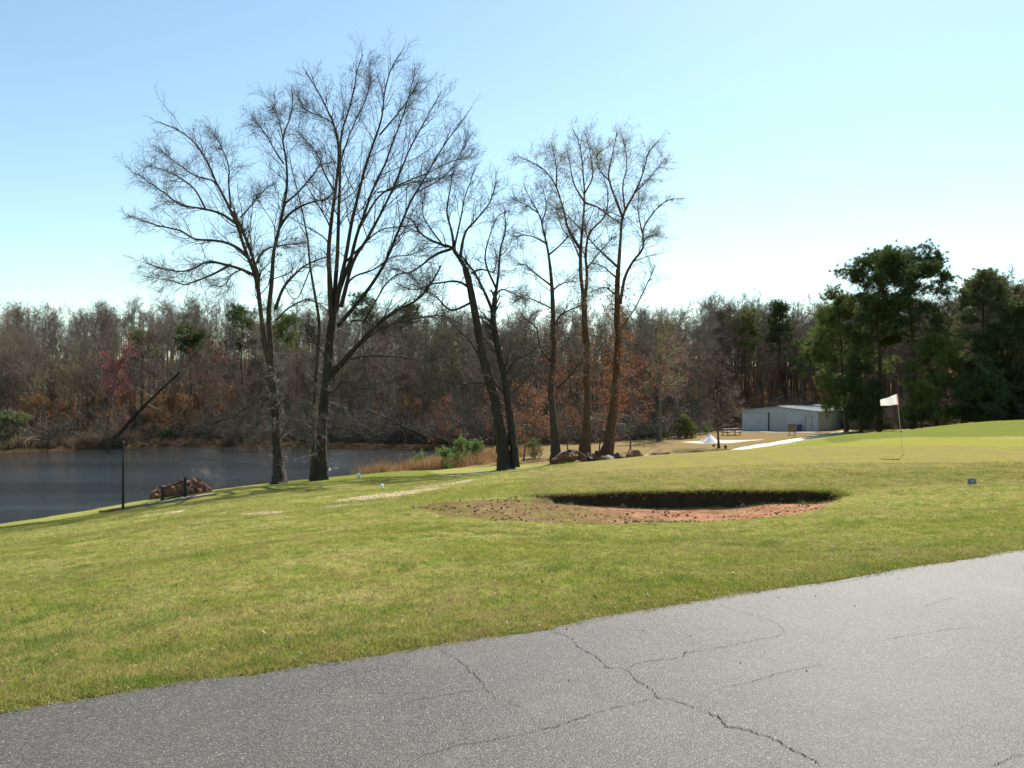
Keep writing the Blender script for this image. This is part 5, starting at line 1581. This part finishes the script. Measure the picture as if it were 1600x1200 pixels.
MB().tube([(-5 * sc_, 0.03, 11 * sc_), (0, 0.03, 11.6 * sc_), (5 * sc_, 0.03, 11.2 * sc_)], 0.004, 6).build('wire_top', M['stick'], root)
MB().tube([(0, 0.03, 8.5 * sc_), (0, 0.03, 11.5 * sc_)], 0.004, 6).build('wire_stem', M['stick'], root)

# ------------------------------------------------------------------ metal shed
def mat_metal(nm, c, rough=0.45):
    m, t, b = new_mat(nm)
    p = opos(t)
    n1 = noise(t, p, 0.8, 4, 0.6); n2 = noise(t, nd(t, 'ShaderNodeMapping', {'Vector': p, 'Scale': (6, 6, .4)}).outputs[0], 1.5, 4, 0.7)
    col = mix(t, math_(t, 'MULTIPLY', ramp(t, n1, .4, .7), .35), c, tuple(x * 0.75 for x in c))
    col = mix(t, math_(t, 'MULTIPLY', ramp(t, n2, .55, .75), .3), col, (0.30, 0.25, 0.20))
    setb(t, b, col, rough, 0.4)
    return m
M['shed_wall'] = mat_metal('shed_wall_paint', (0.46, 0.51, 0.55))
M['shed_trim'] = mat_metal('shed_trim_paint', (0.30, 0.32, 0.34))
M['shed_roof'] = mat_metal('shed_roof_sheet', (0.58, 0.58, 0.57), 0.38)
M['shed_door'] = mat_metal('shed_door_paint', (0.46, 0.47, 0.48))
M['brown_board'] = simple('brown_board', (0.20, 0.12, 0.075), (0.28, 0.17, 0.11), 3, 0.8)
M['blue_plastic'] = simple('blue_plastic', (0.03, 0.055, 0.14), (0.05, 0.08, 0.18), 3, 0.5)
fl = np.array([(1161 - 800) / F * 111, 111.0]); WD, LN, EV, RG = 10.2, 20.0, 2.72, 3.25
sz = EYE - 5.46
ax = -math.radians(40)
shed = thing('metal_shed', 'low pale blue-grey metal shed with shallow gable roof beside the wood', 'shed', (fl[0], fl[1], sz), ax)
# local frame: x along the front (left corner to right corner), y into the depth
def ribs(x0, x1, h0f, y, out=-1, step=0.3, depth=0.035):
    """ribbed sheet from x0 to x1 at plane y; height given by h0f(x)"""
    xs = []
    k = x0
    while k < x1 - 1e-6:
        e_ = min(k + step, x1)
        xs += [(k, 0), (k + (e_ - k) * .68, 0), (k + (e_ - k) * .78, depth), (k + (e_ - k) * .92, depth)]
        k = e_
    xs.append((x1, 0))
    return [(x, y + out * dd, h0f(x)) for x, dd in xs]
def sheet(nm, prof, zb, m, par, swap=False):
    V = []
    for x, y, h_ in prof:
        V += [(x, y, zb), (x, y, h_)] if not swap else [(y, x, zb), (y, x, h_)]
    n = len(prof)
    q = [(2 * i, 2 * i + 2, 2 * i + 3, 2 * i + 1) for i in range(n - 1)]
    return obj(nm, fast_mesh(nm, V, quads=q, smooth=False), m, par)
gab = lambda x: EV + (RG - EV) * (1 - abs(x / WD - .5) * 2)
DX0, DX1 = 3.75, 6.05       # roll-up door
PX0, PX1 = 8.55, 9.5        # personnel door
for a, b in ((0, DX0), (DX1, PX0), (PX1, WD)):
    sheet('front_panel', ribs(a, b, gab, 0), -0.2, M['shed_wall'], shed)
sheet('front_panel', ribs(DX0, DX1, gab, 0), 2.35, M['shed_wall'], shed)
sheet('front_panel', ribs(PX0, PX1, gab, 0), 2.12, M['shed_wall'], shed)
sheet('side_wall', ribs(0, LN, lambda y: EV, WD, out=1), -0.2, M['shed_wall'], shed, swap=True)
sheet('side_wall', ribs(0, LN, lambda y: EV, 0, out=-1), -0.2, M['shed_wall'], shed, swap=True)
sheet('rear_wall', ribs(0, WD, gab, LN, out=1), -0.2, M['shed_wall'], shed)
for s0, nm in ((0, 'roof_slope'), (1, 'roof_slope')):
    V = []; st = 0.45
    ys = []
    k = -0.25
    while k < LN + .25:
        ys += [(k, 0), (k + .36, 0), (k + .385, .035), (k + .425, .035)]; k += st
    for y, dd in ys:
        xa, xb = (WD / 2, -0.22) if s0 == 0 else (WD / 2, WD + 0.22)
        V += [(xa, y, RG + .05 + dd), (xb, y, EV + .05 + dd - 0.02)]
    n = len(ys)
    o = obj(nm, fast_mesh(nm, V, quads=[(2 * i, 2 * i + 1, 2 * i + 3, 2 * i + 2) for i in range(n - 1)], smooth=False), M['shed_roof'], shed)
MB().box((WD / 2, LN / 2, RG + .10), (0.35, LN + .5, 0.04)).build('ridge_cap', M['shed_trim'], shed)
for x0, x1 in ((-.2, WD / 2), (WD / 2, WD + .2)):
    z0, z1 = (EV, RG) if x0 < 1 else (RG, EV)
    an = math.atan2(z1 - z0, x1 - x0)
    MB().box(((x0 + x1) / 2, -0.15, (z0 + z1) / 2 - .02), (math.hypot(x1 - x0, z1 - z0), 0.05, 0.16), roty(-an)).build('gable_trim', M['shed_trim'], shed)
for x in (-0.03, WD + 0.03):
    MB().box((x, -0.03, EV / 2 - .1), (0.13, 0.13, EV)).build('corner_trim', M['shed_wall'], shed)
MB().box((DX0 - .12, -0.08, 1.2), (0.1, 0.08, 2.5)).build('downpipe', M['black_metal'], shed)
MB().box((WD / 2 - 3.2, -0.055, 2.38), (3.6, 0.03, 0.07)).build('door_track', M['shed_trim'], shed)
door = MB().box(((DX0 + DX1) / 2, 0.06, 1.12), (DX1 - DX0 - .04, 0.04, 2.42)).build('rollup_door', M['shed_door'], shed)
for k in range(9):
    MB().box(((DX0 + DX1) / 2, 0.03, 0.14 + k * .255), (DX1 - DX0 - .14, 0.03, 0.215)).build('slat', M['shed_door'], door)
pdr = MB().box(((PX0 + PX1) / 2, 0.05, 0.97), (PX1 - PX0 - .14, 0.05, 2.15)).build('door', M['shed_door'], shed)
MB().box((PX1 - .2, 0.0, 1.0), (0.05, 0.08, 0.12)).build('handle', M['black_metal'], pdr)
mb = MB()
for x in (PX0 + .03, PX1 - .03):
    mb.box((x, 0.0, 1.0), (0.07, 0.12, 2.15))
mb.box(((PX0 + PX1) / 2, 0.0, 2.1), (PX1 - PX0 + .06, 0.125, 0.07))
mb.build('door_frame', M['shed_trim'], shed)
# concrete apron and path
def strip(name, pts_l, pts_r, z, m, **kw):
    n = len(pts_l); V = []
    for a, b in zip(pts_l, pts_r):
        for q in (a, b):
            V.append((q[0], q[1], Hs(q[0], q[1]) + z))
    for a, b in zip(pts_l, pts_r):
        for q in (a, b):
            V.append((q[0], q[1], Hs(q[0], q[1]) - 0.25))
    q = [(2 * i, 2 * i + 1, 2 * i + 3, 2 * i + 2) for i in range(n - 1)]
    o_ = 2 * n
    q += [(2 * i, 2 * i + 2, 2 * i + 2 + o_, 2 * i + o_) for i in range(n - 1)] + [(2 * i + 1, 2 * i + 1 + o_, 2 * i + 3 + o_, 2 * i + 3) for i in range(n - 1)]
    q += [(0, o_, o_ + 1, 1), (o_ - 2, o_ - 1, 2 * o_ - 1, 2 * o_ - 2)]
    return obj(name, fast_mesh(name, V, quads=q, smooth=False), m, **kw)
def resxy(l, n):
    return resample(np.array(l, float), n)
cl_ = resxy([xy(1105, 62), xy(1150, 69), xy(1172, 75), xy(1200, 80), xy(1245, 87), xy(1290, 94), xy(1330, 101)], 40)
tn = nrm(np.gradient(cl_, axis=0)); pr = np.column_stack([-tn[:, 1], tn[:, 0]])
strip('path', cl_ + pr * 1.15, cl_ - pr * 1.15, 0.05, M['concrete_path'], kind='structure')
def shed_w(x, y):
    v = rotz(ax) @ np.array([x, y, 0]); return (fl[0] + v[0], fl[1] + v[1])
a_l = [shed_w(x, -0.25) for x in np.linspace(-2.5, WD + 1, 16)]; b_l = [shed_w(x, -4.0) for x in np.linspace(-2.5, WD + 1, 16)]
strip('pavement', b_l, a_l, 0.05, M['concrete_path'], kind='structure')
cl2 = resxy([hit(690, 744)[:2], hit(735, 741)[:2], hit(780, 738)[:2], hit(822, 734.5)[:2]], 20)
tn = nrm(np.gradient(cl2, axis=0)); pr = np.column_stack([-tn[:, 1], tn[:, 0]])
strip('path', cl2 + pr * .55, cl2 - pr * .55, 0.02, M['old_path'], kind='structure')

# white sand pile
p = xyz(1108, 87.5)
rg = np.random.default_rng(66)
nr, na_ = 18, 40
Vp = [(0, 0, 1.02)]
for i in range(1, nr + 1):
    r_ = i / nr
    for j in range(na_):
        a = j / na_ * 6.283
        rr = 1.22 * r_ * (1 + .08 * math.sin(a * 3 + 1) + .05 * math.sin(a * 5))
        z = 1.0 * (1 - r_) ** 1.05 * (1 + .06 * math.sin(a * 4 + r_ * 5)) - 0.06 * r_
        Vp.append((rr * math.cos(a), rr * math.sin(a), z + rg.normal() * .012))
q = []; t = [(0, 1 + j, 1 + (j + 1) % na_) for j in range(na_)]
for i in range(nr - 1):
    for j in range(na_):
        a = 1 + i * na_ + j; b = 1 + i * na_ + (j + 1) % na_
        q.append((a, a + na_, b + na_, b))
M['white_sand'] = simple('white_sand', (0.62, 0.60, 0.56), (0.70, 0.68, 0.64), 4, 0.95, 0.3)
o = obj('sand_pile', fast_mesh('sand_pile', Vp, tris=t, quads=q), M['white_sand'], loc=tuple(p)); tag(o, 'pointed white sand pile on the pale bare ground', 'sand pile')

# picnic table, board, barrel
p = xyz(1142, 101)
root = thing('picnic_table', 'weathered picnic table left of the shed corner', 'picnic table', p, 0.35)
for k in range(5):
    MB().box((0, -0.31 + k * .155, 0.80), (2.4, 0.14, 0.05)).build('table_plank', M['timber_grey'], root)
for s_ in (-1, 1):
    MB().box((0, s_ * .8, 0.48), (2.4, 0.27, 0.05)).build('bench_plank', M['timber_grey'], root)
for x in (-.9, .9):
    MB().box((x, 0, 0.735), (0.09, 0.74, 0.08)).build('cross_bar', M['timber'], root)
    MB().box((x, 0, 0.41), (0.085, 1.75, 0.09)).build('bench_bar', M['timber'], root)
    for s_ in (-1, 1):
        MB().tube([(x + .07, s_ * .62, -0.05), (x + .07, s_ * .26, 0.74)], 0.055, 6).build('leg', M['timber'], root)
p = xyz(1237.5, 97.5)
root = thing('notice_board', 'brown board on two short posts in front of the shed', 'board', p, -.2)
MB().box((0, 0, 0.82), (0.95, 0.05, 0.95)).build('panel', M['brown_board'], root, bev=.01)
for x in (-.34, .34):
    MB().box((x, 0.06, 0.45), (0.09, 0.07, 1.3)).build('post', M['timber'], root)
MB().box((0, -0.035, 1.27), (1.0, 0.05, 0.07)).build('top_rail', M['timber'], root)
p = np.array([*shed_w(8.0, -.6), sz + .05])
root = thing('barrel', 'dark blue barrel against the shed front beside the door', 'barrel', p)
MB().tube([(0, 0, 0), (0, 0, .05), (0, 0, .3), (0, 0, .45), (0, 0, .6), (0, 0, .86), (0, 0, .9)], [.27, .29, .29, .31, .29, .29, .27], 18).build('body', M['blue_plastic'], root, smooth=True)
MB().tube([(0, 0, .9), (0, 0, .93)], [.29, .27], 18).build('lid', M['black_metal'], root)

# small garden tree in front of the shed yard
tr, cr, ends, rg = gen_bare(333, 8.4, 0.11, cb=0.20, spread=0.62, n1=24, n2=7, n3=7, up=0.30, lean=0.0, rmin=0.0105, ang=(32, 62))
V, T = leaf_tris(rg, ends[rg.integers(0, len(ends), 1100)], 0.10)
tm, cm = tree_meshes('small', tr, cr)
p = xyz(1123, 77)
root = thing('small_bare_tree', 'small bare twiggy tree standing in front of the white sand pile', 'tree', p - np.array([0, 0, .1]), 1.0)
obj('trunk', tm, M['bark_rust'], root); obj('crown', cm, M['twig'], root); obj('dead_leaves', fast_mesh('dead', V, tris=T), M['leaf_rust'], root)
for px, Y, s, lab in ((1133.5, 76, .26, 'small dark stump right of the small twiggy tree'), (1115, 79, .22, 'small dark stump left of the small twiggy tree')):
    p = xyz(px, Y)
    tag(obj('stump', rock_mesh(int(px), (s * 1.2, s, s * 1.6), .2, 2), M['rock_dark'], loc=(p[0], p[1], p[2] + s * .6)), lab, 'stump')

# ------------------------------------------------------------------ grass, weeds, clods (stuff)
def tuft(seed, n, h, spread, w_, lean=0.5):
    rg = np.random.default_rng(seed)
    b = np.column_stack([rg.normal(size=(n, 2)) * spread, np.full(n, -0.006)])
    d = nrm(np.column_stack([rg.normal(size=(n, 2)) * lean, np.ones(n)]))
    L = (h * rg.uniform(0.45, 1.15, n))[:, None]
    s = nrm(np.cross(d, rg.normal(size=d.shape))) * w_
    V = np.stack([b - s, b + s, b + d * L], axis=1).reshape(-1, 3)
    return fast_mesh('tuft', V, tris=np.arange(3 * n).reshape(-1, 3), smooth=False)
M['blade'] = mat_blade('grass_blade', (1.12, 1.12, 1.0), rnd=0.7)
M['blade_green'] = mat_blade('green_blade', fixed=((0.120, 0.175, 0.028), (0.165, 0.215, 0.040)), rnd=0.5)
M['blade_dry'] = mat_blade('dry_blade', fixed=((0.40, 0.32, 0.17), (0.30, 0.24, 0.12)), rnd=0.5)
gc = source_collection('grass_source', [(tuft(800 + k, 16, [.028, .036, .024, .042][k], .04, .0022, .8), [M['blade']]) for k in range(4)])
gg = source_collection('green_source', [(tuft(810 + k, 46, [.06, .08, .05][k], .065, .0035, .8), [M['blade_green']]) for k in range(3)])
gd = source_collection('dry_source', [(tuft(820 + k, 22, [.05, .06, .04][k], .06, .0022, 1.1), [M['blade_dry']]) for k in range(3)])
rg = np.random.default_rng(99)
def grass_pts(n, y1, bias=1.0):
    px = rg.uniform(-120, 1720, n)
    ye = np.interp(px, [p_[0] for p_ in EDGE_PX], [EYE / ((p_[1] - HZ) / F) for p_ in EDGE_PX], left=3.6, right=8.6)
    Y = ye + 0.03 + (y1 - ye) * rg.uniform(0, 1, n) ** bias
    x = (px - 800) / F * Y
    return x, Y
def vnoise(x, y, s, seed):
    r = np.random.default_rng(seed).uniform(0, 6.28, 12)
    a = np.random.default_rng(seed + 1).normal(size=(6, 2)) * s
    return sum(np.sin(x * a[k, 0] + y * a[k, 1] + r[k]) for k in range(6)) / 3.0
def put(name, n, y1, coll, bias, smin, smax, label, keep=None):
    x, y = grass_pts(n, y1, bias)
    pdv, ps, pu = pit_depth(x, y)
    ok = (ps < 0.03)
    off = y - edge_y(x)
    ok &= off > 0.02 + 0.06 * rg.random(n)
    if keep is not None:
        ok &= keep(x, y)
    x, y = x[ok], y[ok]
    m = len(x)
    s = rg.uniform(smin, smax, m)
    scatter(name, np.column_stack([x, y, H(x, y)]), rnd_rot(m, .12), s, coll, label)
put('grass', 150000, 22, gc, 1.35, .6, 1.25, 'short patchy mown grass beside the road')
put('green_grass_clumps', 26000, 21, gg, 1.15, .35, 1.05, 'brighter green clumps in the mown grass', lambda x, y: vnoise(x, y, 1.0, 5) * .45 + vnoise(x, y, 6.0, 15) * .6 + rg.normal(size=len(x)) * .35 > 0.80)
put('dry_grass_tufts', 14000, 18, gd, 1.3, .5, 1.0, 'dry straw tufts in the mown grass', lambda x, y: vnoise(x, y, 0.9, 9) + rg.normal(size=len(x)) * .3 > 0.5)
def mid_ok(x, y):
    px = x / y * F + 800
    return (y > 18) & ((px < 900) | (y < 23.5)) & (base_h(x, y) > WZ + .7)
gm = source_collection('mid_source', [(tuft(830 + k, 14, [.05, .06, .045][k], .09, .004, .9), [M['blade']]) for k in range(3)])
put('lawn_grass', 90000, 47, gm, .95, .6, 1.2, 'mown grass further down the slope', mid_ok)
# fringe along the asphalt
x = rg.uniform(-9, 12, 9000); y = edge_y(x) + np.abs(rg.normal(size=9000)) * 0.12 + 0.0
scatter('verge_grass', np.column_stack([x, y, np.maximum(H(x, y), 0.0)]), rnd_rot(9000, .3), rg.uniform(.5, 1.2, 9000), gc, 'ragged grass fringe along the asphalt edge')
# rim of the hollow
pbx = np.array(PB); tpar = rg.uniform(0, len(PB) - 1.001, 5200); i = tpar.astype(int); fr = (tpar - i)[:, None]
q = pbx[i] * (1 - fr) + pbx[i + 1] * fr
u_ = (q[:, 0] - pxl) / (pxr - pxl); q = q[u_ > .28]
q = q + np.column_stack([rg.normal(size=len(q)) * .05, np.abs(rg.normal(size=len(q))) * 0.07 - .03])
zz = base_h(q[:, 0], q[:, 1]) + bumps(q[:, 0], q[:, 1]) - .01
scatter('rim_grass', np.column_stack([q, zz]), rnd_rot(len(q), .7), rg.uniform(.7, 1.7, len(q)), gc, 'overhanging grass along the rim of the hollow')
# clods and weeds inside
cds = source_collection('clod_source', [(rock_mesh(900 + k, (.12, .1, .07), .4, 1), [mat_rock('clod_%d' % k, ((.07, .045, .03), (.17, .075, .045), (.12, .085, .05))[k], ((.14, .09, .06), (.27, .13, .08), (.22, .15, .09))[k])]) for k in range(3)])
n = 2200
x = rg.uniform(pxl, pxr, n); y = rg.uniform(min(p_[1] for p_ in PIT), max(p_[1] for p_ in PIT), n)
d_, s_, u_ = pit_depth(x, y)
ok = (s_ > 0.05) & (vnoise(x, y, 2.2, 21) + rg.normal(size=n) * .5 > -.1)
x, y = x[ok], y[ok]; n = len(x)
scatter('soil_clods', np.column_stack([x, y, H(x, y)]), np.column_stack([rg.uniform(0, 6, (n, 2)), rg.uniform(0, 6, n)]), rg.uniform(.15, .85, n) ** 1.7, cds, 'crumbled clay clods on the floor of the hollow')
n = 14000
x = rg.uniform(pxl, pxr, n); y = rg.uniform(min(p_[1] for p_ in PIT), max(p_[1] for p_ in PIT), n)
d_, s_, u_ = pit_depth(x, y)
ok = (s_ > 0.0) & (vnoise(x, y, 1.8, 31) + rg.normal(size=n) * .4 + np.where(u_ < .45, .45, -.5) > 0.3)
x, y = x[ok], y[ok]; n = len(x)
scatter('hollow_weeds', np.column_stack([x, y, H(x, y)]), rnd_rot(n, .4), rg.uniform(.5, 1.3, n), gc, 'sparse weeds and dead grass inside the hollow')
ws_ = source_collection('stalk_source', [(reed_mesh(640 + k, 9, .32, .004), [M['blade_green']]) for k in range(2)])
n = 70
x = np.concatenate([rg.uniform(2.2, 6.6, 40), rg.uniform(5.6, 6.9, 30)]); 
yb = np.interp(x, pbx[::-1, 0], pbx[::-1, 1])
y = yb - rg.uniform(.25, .75, n)
d_, s_, u_ = pit_depth(x, y)
ok = s_ > .03
x, y = x[ok], y[ok]; n = len(x)
scatter('hollow_stalks', np.column_stack([x, y, H(x, y)]), rnd_rot(n, .1), rg.uniform(.4, 1.0, n) * .4, ws_, 'thin green stalks growing against the shaded wall of the hollow')

# fallen leaves and small white flowers in the grass
lm = []
for k in range(3):
    V = np.array([(0, 0, 0), (.035, .02, .006 + .004 * k), (.07, 0, 0), (.035, -.02, .008)]); T = [(0, 1, 2), (0, 2, 3)]
    lm.append((fast_mesh('fallen', V, tris=T), [M['leaf_litter']]))
fl_c = source_collection('fallen_source', lm)
x, y = grass_pts(2600, 30, 1.3)
k_ = np.array([bool(v) for v in (vnoise(x, y, .6, 41) + rg.normal(size=len(x)) * .5 > .2)])
x, y = x[k_], y[k_]
scatter('fallen_leaves', np.column_stack([x, y, H(x, y) + .015]), rnd_rot(len(x), .25), rg.uniform(.25, .75, len(x)), fl_c, 'scattered brown fallen leaves in the grass')
x = rg.uniform(-4, 8, 36); y = edge_y(x) - np.abs(rg.normal(size=36)) * .7
scatter('road_grit', np.column_stack([x, y, np.full(36, .016)]), rg.uniform(0, 6, (36, 3)), rg.uniform(.04, .13, 36), cds, 'loose grit and crumbs on the asphalt')
